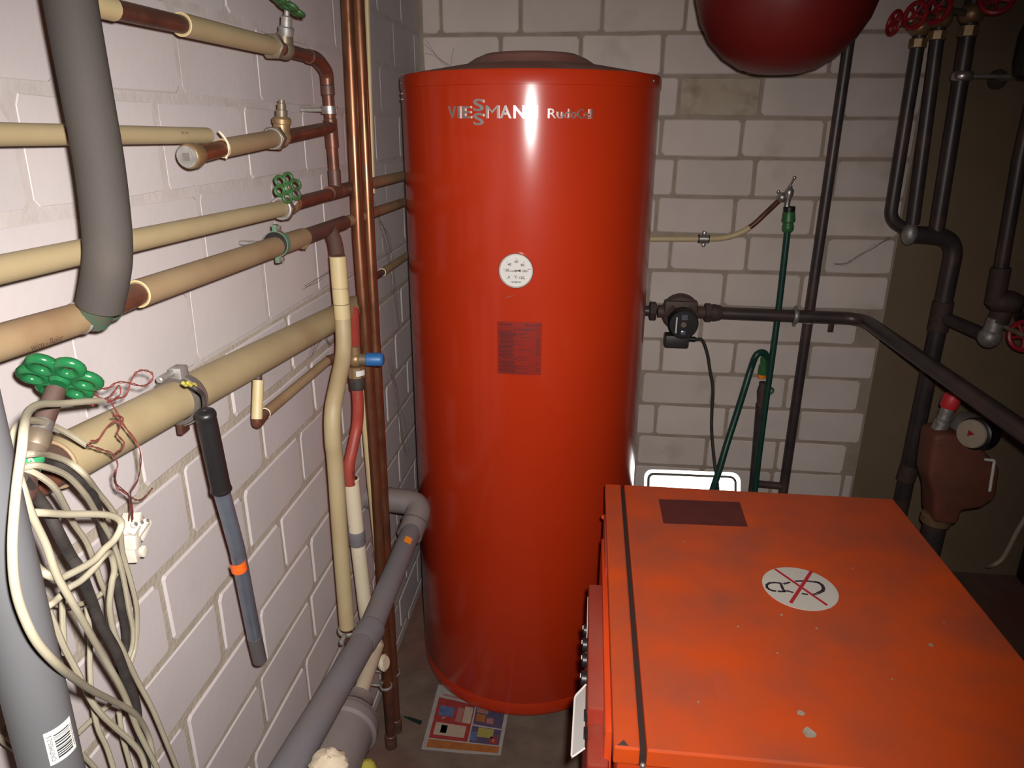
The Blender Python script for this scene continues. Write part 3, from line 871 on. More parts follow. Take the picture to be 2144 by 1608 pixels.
mk('sleeve', tube([q[4], q[5]], 0.0128), 'beigedark', mp)
vb0 = Vector(q[2])
mk('valve_body', join(ball(vb0, 0.016, 16), cyl(vb0, vb0 + d * 0.02, 0.0135)), 'brass', mp)
wd = Vector([(0.085,-1.382,1.566)][0]) - vb0
mk('valve_stem', lathe([(0.0135, 0.008), (0.014, 0.016), (0.0105, 0.017), (0.012, 0.02), (0.0105, 0.023), (0.012, 0.026), (0.0105, 0.029), (0.009, 0.032), (0.005, 0.033), (0.005, 0.05)], vb0, wd, 16), 'zinc', mp)
handwheel(mp, vb0 + wd.normalized() * 0.052, Vector((0.75, -0.62, 0.22)), 0.0265, 'greenold', 0.85)

# ------------------------------------------------------------------ lower brown-beige pipe with tee to the grey riser
lp = thing('water_pipe', 'brown-stained beige pipe running from the grey insulated riser to a dark copper tee', 'pipe', [(0.065,-1.148,1.45)][0])
q = [(0.065,-2.015,1.46),(0.065,-1.886,1.455),(0.065,-1.857,1.454),(0.065,-1.794,1.457),(0.065,-1.782,1.458),(0.065,-1.284,1.453),(0.065,-1.148,1.451),(0.065,-1.055,1.452),(0.065,-0.9288,1.451)]
mk('sleeve', tube([q[0], lerp(q[0], q[1], 0.5), q[1]], [0.0162, 0.0162, 0.0158], 20), 'beigedark', lp)
ax = Vector(q[1]) - Vector(q[0])
txt = text_vf('wicu - Rohr', 0.0085, 0, 0.00004)
mk('print', on_pipe(([Vector((p.x, p.y, 0.0003)) for p in txt[0]], txt[1]), [(0.065,-1.97,1.452)][0], ax, (1, -0.75, -0.25), 0.0162), 'inkbrown', lp, smooth=False)
mk('copper_pipe', tube([q[1], q[3]], 0.0132), 'oldcopper', lp)
mk('copper_pipe', tube([q[3], q[4]], 0.0128), 'oldcopper', lp)
mk('saddle_tee', join(cyl(lerp(q[1], q[2], 0.1), lerp(q[2], q[3], 0.4), 0.0158), cyl(q[2], Vector([(0.085,-1.877,1.472)][0]), 0.0155)), 'patina', lp)
mk('tee_lip', ring(lerp(q[1], q[2], 0.1), Vector(q[2]) - Vector(q[1]), 0.015, 0.0018), 'zinc', lp)
mk('sleeve', tube([q[4], q[5]], 0.0162, 20), 'beigedark', lp)
mk('sleeve_lip', ring(q[4], Vector(q[5]) - Vector(q[4]), 0.0150, 0.0012), 'pale', lp)
mk('torn_sleeve_end', ball(Vector(q[5]) + Vector((0.004, -0.012, -0.006)), 0.013, 12, (0.7, 1.4, 1.1), 0.12), 'beigedark', lp)
mk('dark_tee', join(cyl(q[5], q[7], 0.0138), tube(fillet([q[6], [(0.08,-1.163,1.429)][0], [(0.09,-1.184,1.4)][0]], 0.02), 0.0142)), 'darkcopper', lp)
mk('sleeve', tube([q[7], q[8], [(0.05,-0.4745,1.441)][0]], 0.0118), 'beigedark', lp)
clampring(lp, [(0.065,-1.397,1.458)][0], Vector(q[5]) - Vector(q[4]), 0.0162, 0.012, m='patina', rubber=True, wall=0.0)

# ------------------------------------------------------------------ vertical beige downpipe
dp = thing('downpipe', 'beige pipe running down from the dark tee to a clamp near the floor', 'pipe', [(0.09,-1.283,0.6156)][0])
q = [(0.09,-1.183,1.403),(0.09,-1.183,1.343),(0.09,-1.181,1.277),(0.095,-1.207,1.213),(0.097,-1.255,1.169),(0.097,-1.295,1.125),(0.096,-1.305,1.069),(0.094,-1.298,1.014),(0.091,-1.298,0.8516),(0.09,-1.3,0.6264)]
mk('upper_sleeve', tube(catmull(q[:3], 4), 0.0162, 20), 'pale', dp)
mk('sleeve_joint', ring([(0.09,-1.185,1.309)][0], (0, 0, 1), 0.0163, 0.0006, 24, 6), 'inkbrown', dp)
mk('sleeve', tube(catmull(q[1:], 5), 0.0163, 20), 'beige', dp)
mk('end_pipe', tube([(0.09,-1.3,0.6264),(0.09,-1.292,0.5727),(0.09,-1.292,0.5278)], 0.009), 'oldcopper', dp)
c_ = [(0.09,-1.296,0.6158)][0]
mk('pipe_clamp', ring(c_, (0.05, 0, 1), 0.0195, 0.003, 28, 8, 1.6), 'zinc', dp)
mk('clamp_lug', box((c_[0] - 0.004, c_[1] - 0.045, c_[2] - 0.005), (c_[0] + 0.004, c_[1] - 0.018, c_[2] + 0.005), 0.001), 'zinc', dp)

# ------------------------------------------------------------------ big beige sloping pipe with heavy clamp and shut-off valve
bp = thing('sloping_pipe', 'thick beige pipe sloping along the left wall with a heavy rubber-lined clamp', 'pipe', [(0.045,-0.9449,1.248)][0])
q = [(0.045,-1.979,1.318),(0.045,-1.934,1.315),(0.045,-0.9625,1.249),(0.045,-0.8503,1.243)]
mk('pipe', tube([q[1], q[2]], 0.0262, 28), 'beige', bp)
mk('bare_end', tube([q[0], q[1]], 0.0225, 24), 'darkcopper', bp)
mk('sleeve_rim', ring(q[1], Vector(q[2]) - Vector(q[1]), 0.0248, 0.002), 'beigedark', bp)
mk('end_fitting', tube([q[2], q[3]], 0.02), 'patina', bp)
d = (Vector(q[2]) - Vector(q[1])).normalized()
cc = Vector([(0.045,-1.7,1.298)][0])
big = mk('pipe_clamp', lathe([(0.0325, -0.0065), (0.0350, -0.0065), (0.0350, 0.0065), (0.0325, 0.0065), (0.0325, -0.0065)], cc, d, 32, False), 'steel', bp)
mk('rubber_liner', lathe([(0.0264, -0.0125), (0.0318, -0.0125), (0.0332, -0.010), (0.0332, 0.010), (0.0318, 0.0125), (0.0264, 0.0125), (0.0264, -0.0125)], cc, d, 32, False), 'rubber', big)
mk('clamp_lug', box((cc.x - 0.005, cc.y - 0.010, cc.z + 0.030), (cc.x + 0.012, cc.y + 0.010, cc.z + 0.046), 0.002), 'zinc', big)
mk('clamp_screw', cyl(cc + Vector((0.0, -0.040, 0.040)), cc + Vector((0.0, 0.012, 0.040)), 0.0045), 'zinc', big)
mk('clamp_lug', box((cc.x - 0.004, cc.y - 0.014, cc.z - 0.046), (cc.x + 0.004, cc.y + 0.006, cc.z - 0.030), 0.002), 'oldcopper', big)
mk('wall_rod', cyl((0, cc.y, cc.z), (cc.x - 0.03, cc.y, cc.z), 0.006), 'zinc', big)

vv = thing('shutoff_valve', 'large green six-petal wheel on a brown stem above the hanging cables', 'valve', [(0.15,-2.089,1.381)][0])
q = [(0.1, -1.9659, 1.4213), (0.1015, -1.9761, 1.4134), (0.1063, -2.0092, 1.388), (0.108, -2.021, 1.3789), (0.1103, -2.0368, 1.3668), (0.1128, -2.0541, 1.3535)]
mk('spindle', tube([q[1], q[2]], 0.0084, 20), 'darkcopper', vv)
mk('grey_collar', tube([lerp(q[1], q[2], 0.8), lerp(q[2], q[3], 0.25)], 0.0087, 20), 'steel', vv)
mk('gland_nut', lathe([(0.0088, 0.0), (0.0106, 0.001), (0.0112, 0.004), (0.0112, 0.014), (0.0102, 0.016)], lerp(q[2], q[3], 0.1), Vector(q[4]) - Vector(q[2]), 20), 'bronze', vv)
mk('bonnet', tube([lerp(q[3], q[4], 0.1), q[4]], 0.0105, 20), 'bronze', vv)
mk('green_tape_band', tube([lerp(q[3], q[4], 0.55), lerp(q[4], q[5], 0.1)], 0.0110, 20), 'greentape', vv)
txt = text_vf('R', 0.0075, 0, 0.0003)
mk('tape_letter', place(([Vector((p.x - 0.0025, p.y - 0.0025, 0)) for p in txt[0]], txt[1]), lerp(q[4], q[3], 0.2) + Vector((0.0078, -0.0050, 0.0064)), Vector((0.62, 0.62, -0.3)).normalized(), Vector((-0.3, 0.55, 0.75)).normalized(), (0.7, -0.5, 0.5)), 'white', vv, smooth=False)
mk('valve_body', join(tube([q[4], q[5]], [0.0105, 0.013]), ball(q[5], 0.015, 14), tube([q[5], [(0.05,-1.983,1.315)][0]], 0.014)), 'darkcopper', vv)
handwheel(vv, Vector(q[0]), Vector(q[0]) - Vector(q[2]), 0.0350, 'green', 1.1)

# ------------------------------------------------------------------ small branch with blue handle
br = thing('branch_pipe', 'small beige branch pipe dropping from the thick pipe, then rising to the brass valve', 'pipe', [(0.075,-1.556,1.206)][0])
q = [(0.05,-1.486,1.257),(0.05,-1.509,1.19),(0.05,-1.494,1.19),(0.05,-1.167,1.187),(0.062,-1.154,1.189),(0.085,-1.12,1.177)]
mk('riser_sleeve', tube([lerp(q[0], q[1], 0.08), lerp(q[0], q[1], 0.97)], 0.0088), 'pale', br)
mk('inner_pipe', tube([Vector(q[0]) + Vector((0, 0, 0.014)), lerp(q[0], q[1], 0.1)], 0.0066), 'darkcopper', br)
mk('elbow', tube(fillet([lerp(q[1], q[0], 0.05), Vector(q[1]) + Vector((0, 0, -0.006)), lerp(q[2], q[3], 0.05)], 0.008), 0.0088), 'oldcopper', br)
mk('sleeve', tube([lerp(q[2], q[3], 0.05), q[3]], 0.0092), 'beigedark', br)
mk('sleeve_lip', ring(lerp(q[2], q[3], 0.05), Vector(q[3]) - Vector(q[2]), 0.0088, 0.001), 'cream', br)
mk('bend', tube(fillet([lerp(q[2], q[3], 0.95), q[4], q[5]], 0.02), 0.0095), 'oldcopper', br)

bv = thing('brass_valve', 'brass tap with a bright blue plastic cap in front of the copper risers', 'valve', [(0.09,-1.125,1.15)][0])
q0 = Vector([(0.09,-1.123,1.174)][0])
mk('valve_body', join(ball(q0, 0.017, 16), cyl(q0 + Vector((0, 0, -0.015)), q0 + Vector((0, 0, -0.04)), 0.0185, 8), cyl(q0, q0 + Vector((0, 0, 0.03)), 0.012)), 'brass', bv)
hx = Vector((1, 0.1, 0))
mk('valve_neck', cyl(q0, q0 + hx * 0.027, 0.013), 'bronze', bv)
mk('blue_cap', lathe([(0.0125, 0.0), (0.0143, 0.002), (0.0146, 0.030), (0.0125, 0.035), (0.010, 0.037)], q0 + hx * 0.023, hx, 24), 'bluecap', bv)
mk('white_tag', on_pipe(patch(-0.006, 0.006, -0.012, 0.010, 1, 6, 0, 0.0006), q0 + Vector((0, 0, -0.027)), (0, 0, 1), (0.8, -0.6, 0), 0.0187), 'paper', bv, smooth=False)
mk('supply_pipe', tube([q0 + Vector((0, 0, 0.02)), [(0.065,-1.04,1.26)][0]], 0.0125), 'redpipe', bv)

rh = thing('red_drain_hose', 'red pipe curving from the brass tap down into the open cream pipe', 'hose', [(0.07,-1.151,0.9012)][0])
q = [(0.088,-1.117,1.144),(0.088,-1.119,1.105),(0.088,-1.121,1.066),(0.082,-1.119,1.02),(0.075,-1.137,0.9761),(0.068,-1.151,0.936),(0.068,-1.154,0.8907)]
mk('dark_collar', tube(q[:2], [0.018, 0.0155]), 'blackmatt', rh)
mk('hose', tube(catmull(q[1:], 5), [0.0125] * 26, 16), 'redpipe', rh)

cp = thing('cream_drainpipe', 'cream plastic drainpipe with a grey ring, torn below it', 'pipe', [(0.07,-1.158,0.461)][0])
q = [(0.068,-1.143,0.8988),(0.068,-1.137,0.7652),(0.068,-1.113,0.4954),(0.075,-1.068,0.385),(0.105,-1.318,0.4405)]
mk('upper_pipe', tube([q[0], q[1]], [0.0172, 0.0175], 20), 'cream', cp)
mk('open_rim', ring(q[0], (0, 0, 1), 0.0155, 0.003), 'cream', cp)
mk('dark_mouth', lathe([(0.0145, 0), (0.0145, 0.0025)], Vector(q[0]), (0, 0, 1), 20), 'gapdark', cp)
mk('grey_ring', lathe([(0.0182, 0), (0.0192, 0.003), (0.0182, 0.012), (0.0192, 0.016), (0.0192, 0.034), (0.0182, 0.037)], lerp(q[0], q[1], 1.28), Vector(q[0]) - Vector(q[1]), 24), 'greypvc', cp)
mk('lower_pipe', tube(fillet([q[1], q[2], q[3]], 0.05), 0.0172, 20), 'cream', cp)
mk('floor_branch', tube(fillet([lerp(q[2], q[3], 0.5), q[3], q[4]], 0.04), 0.0172, 20), 'cream', cp)
mk('cap', lathe([(0.012, 0), (0.020, 0.003), (0.022, 0.010), (0.016, 0.016)], [(0.08,-1.062,0.3262)][0], (0.9, -0.2, 0.3), 20), 'cream', cp)

tr = thing('drain_reducer', 'big dusty grey plastic drain socket at the bottom edge by the floor', 'drain fitting', [(0.105,-1.457,0.4243)][0])
q = [(0.105,-1.304,0.4386),(0.105,-1.512,0.4404)]
mk('reducer', lathe([(0.030, 0.0), (0.034, 0.003), (0.034, 0.028), (0.037, 0.032), (0.052, 0.055), (0.064, 0.066), (0.067, 0.078), (0.067, 0.095), (0.060, 0.10), (0.058, 0.30)], q[0], Vector(q[1]) - Vector(q[0]), 36), 'greypvcdusty', tr)
mk('socket_seam', ring(Vector(q[0]) + (Vector(q[1]) - Vector(q[0])).normalized() * 0.066, Vector(q[1]) - Vector(q[0]), 0.064, 0.002), 'darkgrey', tr)

# ------------------------------------------------------------------ grey drainpipe with elbow and orange tag
gp = thing('grey_drainpipe', 'grey plastic drainpipe coming from an elbow at the tank toward the bottom edge', 'pipe', [(0.1488,-0.85,0.6848)][0])
q = [(-0.0031,-0.85,0.6928),(0.0591,-0.85,0.6879),(0.154,-0.85,0.6822)] 
e = [(0.14,-0.9458,0.6387),(0.14,-1.296,0.6201),(0.14,-1.376,0.6239),(0.14,-1.78,0.7019)]
qw = Vector((0.0, q[0][1], q[0][2]))
mk('wall_stub', tube([qw, q[1]], 0.031, 28), 'greypvcdusty', gp)
mk('elbow', tube(fillet([lerp(q[1], qw, 0.2), q[2], e[0]], 0.045, 8), 0.0335, 28), 'greypvcdusty', gp)
mk('elbow_rim', ring(lerp(q[1], q[2], 0.05), (1, 0, 0), 0.0335, 0.0022), 'greypvc', gp)
mk('elbow_rim', ring(lerp(q[2], e[0], 0.6), Vector(e[0]) - Vector(q[2]), 0.0338, 0.0024), 'darkgrey', gp)
mk('straight_pipe', tube([lerp(q[2], e[0], 0.7), e[1]], 0.0262, 28), 'greypvc', gp)
dd = (Vector(e[3]) - Vector(e[1])).normalized()
mk('socket', lathe([(0.0268, -0.004), (0.0305, -0.002), (0.0315, 0.004), (0.0300, 0.010), (0.0296, 0.05), (0.0275, 0.062)], e[1], dd, 32), 'greypvc', gp)
mk('lower_pipe', tube([Vector(e[1]) + dd * 0.03, e[3]], 0.0272, 28), 'greypvc', gp)
mk('price_tag', on_pipe(patch(-0.011, 0.011, -0.009, 0.009, 2, 5, 0, 0.0006), lerp(q[2], e[1], 0.40), Vector(e[1]) - Vector(q[2]), (0.30, -0.75, 0.55), 0.0264), 'amber', gp, smooth=False)

# ------------------------------------------------------------------ copper risers
for nm, pts, lab, cl in (('copper_riser', [(0.078,-0.9805,1.928),(0.078,-0.9801,1.878),(0.078,-1.01,1.412),(0.078,-0.9994,0.8307),(0.078,-1.014,0.2332)], 'left one of the two bright copper riser pipes', [(0.078,-1.03,0.2223)][0]),
                         ('copper_riser', [(0.078,-0.9044,1.942),(0.078,-0.9097,1.889),(0.078,-0.9312,1.401),(0.078,-0.9454,0.8035),(0.078,-0.9575,0.2165)], 'right one of the two bright copper riser pipes', [(0.078,-0.951,0.1975)][0])):
    t = thing(nm, lab, 'pipe', (pts[-1][0], pts[-1][1], 0), 'copper risers')
    foot = Vector(pts[-1]) + (Vector(pts[-1]) - Vector(pts[-2])) * (pts[-1][2] - 0.03) / (pts[-2][2] - pts[-1][2])
    mk('pipe', tube([pts[0], pts[1], pts[2], pts[3], pts[4], lerp(pts[4], foot, 0.2)], 0.0128, 24), 'copper', t)
    mk('foot_pipe', tube([lerp(pts[4], foot, 0.15), foot], 0.0126, 24), 'oldcopper', t)
    mk('floor_sleeve', cyl((foot.x, foot.y, 0), (foot.x, foot.y, 0.045), 0.0165), 'darkcopper', t)
    mk('pipe_clamp', ring(cl, (0, 0, 1), 0.0155, 0.0026, 24, 8, 1.6), 'zinc', t)
    mk('wall_rod', cyl((0, cl[1], cl[2]), (cl[0] - 0.015, cl[1], cl[2]), 0.004), 'zinc', t)
q = [(0.05,-0.7469,1.971),(0.05,-0.752,1.913),(0.05,-0.7914,1.489)]
mk('thin_strip', tube(q, 0.0055, 8), 'pale', None, label='thin pale yellow strip right behind the copper risers, ending mid-height', cat='pipe')
q = [(0.05,-0.9739,1.069),(0.05,-0.9612,0.7964),(0.05,-0.9279,0.4221)]
tb = thing('thin_pipe', 'thin beige plastic pipe between the cream drainpipe and copper risers', 'pipe', q[2])
mk('pipe', tube(q + [(q[2][0], q[2][1] + 0.01, 0.0)], 0.0085, 12), 'pale', tb)
txt = text_vf('KOPRA R1/2', 0.006, 0, 0.0)
mk('print', on_pipe(([Vector((p.x, p.y, 0.0003)) for p in txt[0]], txt[1]), [(0.05,-0.9749,0.6104)][0], (0, 0, -1), (0.7, -0.7, 0), 0.0085), 'ink', tb, smooth=False)
q = [(0.04,-0.8249,1.284),(0.04,-0.7181,1.283),(0.04,-0.4045,1.283)]
tp2 = thing('short_pipe', 'thin copper pipe with brown sleeve going behind the tank at mid height', 'pipe', q[0])
mk('copper_pipe', tube([q[0], q[1]], 0.0085), 'darkcopper', tp2)
mk('sleeve', tube([q[1], q[2]], 0.0105), 'beigedark', tp2)
mk('sleeve_lip', ring(q[1], Vector(q[2]) - Vector(q[1]), 0.0098, 0.0011), 'cream', tp2)

# ------------------------------------------------------------------ grey pipe in the foreground
q = [(0.165, -2.14, 1.2), (0.165, -2.1352, 1.4)]
fg = thing('grey_pipe', 'smooth grey plastic pipe at the lower left edge with a barcode sticker', 'pipe', (0.165, q[0][1], 0.0))
ly = (q[1][1] - q[0][1]) / (q[1][2] - q[0][2])
def fgat(z):
    return Vector((0.165, q[0][1] + ly * (z - q[0][2]), z))
FR = 0.0214
mk('pipe', tube([fgat(0.0), fgat(0.8), fgat(1.62)], FR, 40), 'greyfg', fg)
ax = fgat(1.0) - fgat(1.2)
c0 = fgat(1.1885)
fdir = (0.945, -0.318, 0.0)
lb = mk('barcode_sticker', on_pipe(patch(-0.0160, 0.0145, -0.0108, 0.0108, 2, 10, 0, 0.0004), c0, ax, fdir, FR), 'paper', fg, smooth=False)
bars = []
x = -0.0112
while x < 0.0108:
    w = random.choice((0.0004, 0.0006, 0.0011, 0.0016))
    bars.append(patch(x, x + w, -0.0074, 0.0048, 1, 6, 0, 0.0007))
    x += w + random.choice((0.0005, 0.0008, 0.0012))
mk('barcode_bars', on_pipe(join(*bars), c0, ax, fdir, FR), 'ink', lb, smooth=False)
def pipetext(s, y0, h, x0, x1, flip=1):
    vf = fit(text_vf(s, 1, 0, 0.0), x0, x1, y0, y0 + h)
    mk('sticker_text', on_pipe(([Vector((-p.x, p.y, 0.0007)) for p in vf[0]], vf[1]), c0, ax, fdir, FR), 'ink', lb, smooth=False)
pipetext('CINTIM05-2.5', 0.0062, 0.0030, -0.0112, 0.0125)
pipetext('4 007726 050251', -0.0102, 0.0020, -0.0102, 0.0108)

# ------------------------------------------------------------------ hanging hand pump
hp = thing('hand_pump', 'steel tube with black rubber grip hanging from the big clamp, orange tag on it', 'hand pump', [(0.1,-1.69,0.8676)][0])
q = [(0.105,-1.748,1.3),(0.1,-1.728,1.18),(0.09,-1.692,1.067),(0.075,-1.652,0.8795),(0.07,-1.637,0.8226)]
d = (Vector(q[1]) - Vector(q[0])).normalized()
Lg = (Vector(q[1]) - Vector(q[0])).length
mk('rubber_grip', lathe([(0.0085, -0.004), (0.0118, -0.002), (0.0132, 0.001), (0.0132, 0.004), (0.0124, 0.007), (0.0128, 0.012), (0.0128, Lg - 0.010), (0.0136, Lg - 0.004), (0.0140, Lg - 0.002), (0.0130, Lg)], q[0], d, 28), 'black', hp)
mk('steel_tube', tube([lerp(q[0], q[1], 0.9), q[1], q[2], q[3]], 0.0108, 28), 'tube', hp)
mk('end_sleeve', tube([lerp(q[2], q[3], 0.98), q[4]], [0.0113, 0.0110], 28), 'darkgrey', hp)
td = Vector(q[3]) - Vector(q[1])
mk('orange_tag', on_pipe(patch(-0.010, 0.010, -0.0175, 0.0175, 1, 12, 0, 0.0004), lerp(q[1], q[3], 0.46), td, (0.75, -0.65, 0.1), 0.0109), 'orangetag', hp, smooth=False)
mk('hanging_loop', tube(catmull([Vector(q[0]) - d * 0.0, Vector(q[0]) - d * 0.008, [(0.112,-1.759,1.315)][0], [(0.115,-1.764,1.331)][0], [(0.112,-1.774,1.343)][0], [(0.1,-1.767,1.345)][0]], 5), 0.0026, 8), 'blackmatt', hp)
mk('yellow_twist', tube(catmull([(0.108,-1.79,1.355),(0.108,-1.784,1.35),(0.108,-1.779,1.352),(0.108,-1.774,1.346),(0.108,-1.768,1.346),(0.108,-1.765,1.343)], 4), 0.0022, 8), 'sponge', hp)

# ------------------------------------------------------------------ hanging cables
def cable(pts, r, m, label, grp, seg=8, cat='cable', name='cable'):
    return mk(name, tube(catmull(pts, 5), r, seg), m, None, label=label, cat=cat, group=grp)
G = 'ivory cables hanging from the valve'
cable([(0.11,-1.932,1.387),(0.12,-1.972,1.401),(0.13,-2.009,1.414),(0.15,-2.053,1.431),(0.17,-2.088,1.44),(0.2,-2.128,1.446),(0.21,-2.145,1.438),(0.205,-2.15,1.415),(0.21,-2.166,1.393),(0.21,-2.172,1.375),(0.21,-2.176,1.355),(0.21,-2.176,1.333),(0.21,-2.171,1.305),(0.205,-2.154,1.27),(0.18,-2.115,1.22),(0.15,-2.067,1.161),(0.12,-2.01,1.092),(0.1,-1.964,1.031),(0.08,-1.928,0.9698),(0.075,-1.919,0.9298),(0.07,-1.92,0.8767)], 0.0031, 'cable', 'ivory cable in front of all the others, crossing the grey pipe in a wide curve', G, 10)
cable([(0.1,-1.952,1.348),(0.1,-1.973,1.37),(0.11,-2.005,1.393),(0.13,-2.045,1.413),(0.15,-2.08,1.423),(0.155,-2.093,1.415),(0.15,-2.092,1.392),(0.14,-2.078,1.374),(0.11,-2.042,1.341)], 0.0029, 'cable', 'short ivory cable looping behind the brown valve stem to the red wires', G)
cable([(0.11,-2.053,1.383),(0.13,-2.051,1.386),(0.11,-2.012,1.366),(0.1,-1.979,1.343),(0.105,-1.968,1.324),(0.08,-1.925,1.282),(0.065,-1.889,1.236),(0.06,-1.879,1.203),(0.05,-1.869,1.171),(0.045,-1.859,1.128),(0.04,-1.851,1.087),(0.035,-1.849,1.058),(0.03,-1.853,1.027),(0.03,-1.866,1.012),(0.03,-1.883,0.9999)], 0.0029, 'cable', 'outermost right ivory cable, curving round beside the white connector block', G)
cable([(0.1,-2.048,1.368),(0.12,-2.05,1.373),(0.125,-2.04,1.37),(0.11,-1.997,1.339),(0.095,-1.961,1.299),(0.075,-1.927,1.258),(0.06,-1.894,1.204),(0.055,-1.883,1.165),(0.05,-1.876,1.131),(0.045,-1.871,1.096),(0.04,-1.865,1.06),(0.035,-1.867,1.033),(0.03,-1.878,1.017)], 0.0029, 'cable', 'second ivory cable from the right, ending low beside the black cable', G)
cable([(0.1,-2.047,1.372),(0.12,-2.046,1.368),(0.12,-2.026,1.344),(0.1,-1.994,1.304),(0.085,-1.972,1.274),(0.075,-1.95,1.24),(0.07,-1.94,1.217),(0.06,-1.923,1.168),(0.055,-1.913,1.142),(0.05,-1.912,1.109),(0.045,-1.906,1.07),(0.04,-1.891,1.023),(0.04,-1.884,0.9725)], 0.0029, 'cable', 'ivory cable dropping straight through the middle of the tangle', G)
cable([(0.11,-2.064,1.337),(0.14,-2.071,1.344),(0.14,-2.042,1.326),(0.14,-2.005,1.305),(0.14,-1.984,1.29),(0.14,-1.978,1.278),(0.14,-1.99,1.27),(0.14,-2.006,1.269),(0.14,-2.023,1.267),(0.14,-2.052,1.273),(0.14,-2.065,1.278),(0.14,-2.077,1.291),(0.11,-2.057,1.29),(0.11,-2.064,1.303)], 0.0033, 'cable', 'ivory cable making the large horizontal loop at the top of the tangle', G, 10)
cable([(0.11,-2.072,1.242),(0.125,-2.066,1.249),(0.125,-2.055,1.248),(0.125,-2.04,1.249),(0.125,-2.024,1.246),(0.125,-2.006,1.247),(0.125,-1.991,1.25),(0.12,-1.975,1.243),(0.115,-1.968,1.22),(0.11,-1.969,1.204),(0.1,-1.967,1.172),(0.09,-1.956,1.13),(0.085,-1.943,1.096),(0.075,-1.919,1.034),(0.07,-1.898,0.9717),(0.065,-1.879,0.8989),(0.06,-1.863,0.8385),(0.06,-1.858,0.7975)], 0.0031, 'cable', 'ivory cable ending lowest right, past the bottom edge beside the wall joints', G, 10)
cable([(0.11,-2.056,1.381),(0.14,-2.079,1.384),(0.15,-2.088,1.376),(0.15,-2.086,1.352),(0.15,-2.081,1.328),(0.15,-2.079,1.316),(0.15,-2.076,1.288),(0.15,-2.067,1.255),(0.14,-2.047,1.213),(0.12,-2.012,1.148),(0.11,-1.989,1.096),(0.1,-1.971,1.054),(0.09,-1.952,0.9938),(0.085,-1.931,0.9213),(0.08,-1.92,0.8777)], 0.0031, 'cable', 'straight ivory cable running diagonally over the thick black cable', G, 10)
cable([(0.09,-2.031,1.227),(0.09,-2.026,1.192),(0.09,-2.022,1.165),(0.09,-2.014,1.129),(0.09,-2.007,1.091),(0.09,-1.998,1.063),(0.09,-1.983,1.029),(0.09,-1.967,0.9946),(0.09,-1.955,0.9594),(0.09,-1.953,0.9168)], 0.0030, 'cable', 'ivory cable emerging from behind the grey pipe above the barcode sticker', G)
cable([(0.06,-1.95,1.157),(0.06,-1.955,1.123),(0.06,-1.964,1.093),(0.06,-1.972,1.051),(0.06,-1.973,1.015),(0.06,-1.967,0.979),(0.06,-1.964,0.9256)], 0.0028, 'cable', 'thin ivory cable hanging nearly plumb behind the tangle', G)
cable([(0.05,-1.886,1.154),(0.05,-1.901,1.148),(0.05,-1.927,1.149),(0.05,-1.957,1.163),(0.05,-1.981,1.183),(0.05,-1.99,1.2)], 0.0028, 'cable', 'short ivory cable arc behind the straight diagonal one', G)
cable([(0.04,-1.978,1.012),(0.04,-1.959,1.009),(0.04,-1.934,1.004),(0.04,-1.924,1.003)], 0.0030, 'cable', 'short ivory cable end poking up right of the barcode sticker', G)
cable([(0.05,-1.927,0.9931),(0.05,-1.93,0.9561),(0.05,-1.928,0.905),(0.05,-1.931,0.8789)], 0.0028, 'cable', 'short ivory cable low between two black cable lengths', G)
cable([(0.04,-1.981,0.987),(0.04,-1.976,0.9724),(0.04,-1.966,0.943),(0.04,-1.961,0.9122)], 0.0028, 'cable', 'ivory cable end at the bottom edge right of the grey pipe', G)
cable([(0.04,-2.076,1.113),(0.04,-2.065,1.093),(0.04,-2.057,1.074),(0.04,-2.046,1.053)], 0.0030, 'cable', 'ivory cable end peeking out left of the grey pipe', G)
cable([(0.08,-2,1.207),(0.08,-2.006,1.184),(0.08,-2.011,1.162),(0.08,-2.013,1.15)], 0.0028, 'cable', 'stub of ivory cable beside the grey pipe at mid tangle', G)
cable([(0.13,-2.066,1.372),(0.12,-2.047,1.348),(0.12,-2.037,1.324),(0.12,-2.031,1.299),(0.11,-2.012,1.262),(0.12,-2.018,1.255),(0.1,-1.989,1.202),(0.095,-1.977,1.158),(0.09,-1.959,1.11),(0.08,-1.941,1.059),(0.075,-1.929,1.012),(0.07,-1.925,0.9784),(0.065,-1.921,0.9302),(0.06,-1.919,0.8663)], 0.0050, 'blackmatt', 'thick black cable running through the ivory cable tangle', 'black cables', 12)
cable([(0.11,-2.027,1.374),(0.09,-1.991,1.349),(0.09,-1.972,1.333),(0.09,-1.956,1.311),(0.08,-1.933,1.286),(0.06,-1.905,1.244),(0.05,-1.89,1.204),(0.045,-1.881,1.163),(0.04,-1.876,1.109),(0.035,-1.871,1.064),(0.03,-1.873,1.035),(0.03,-1.897,1.02)], 0.0046, 'blackmatt', 'second black cable behind the outer ivory cables', 'black cables', 12)

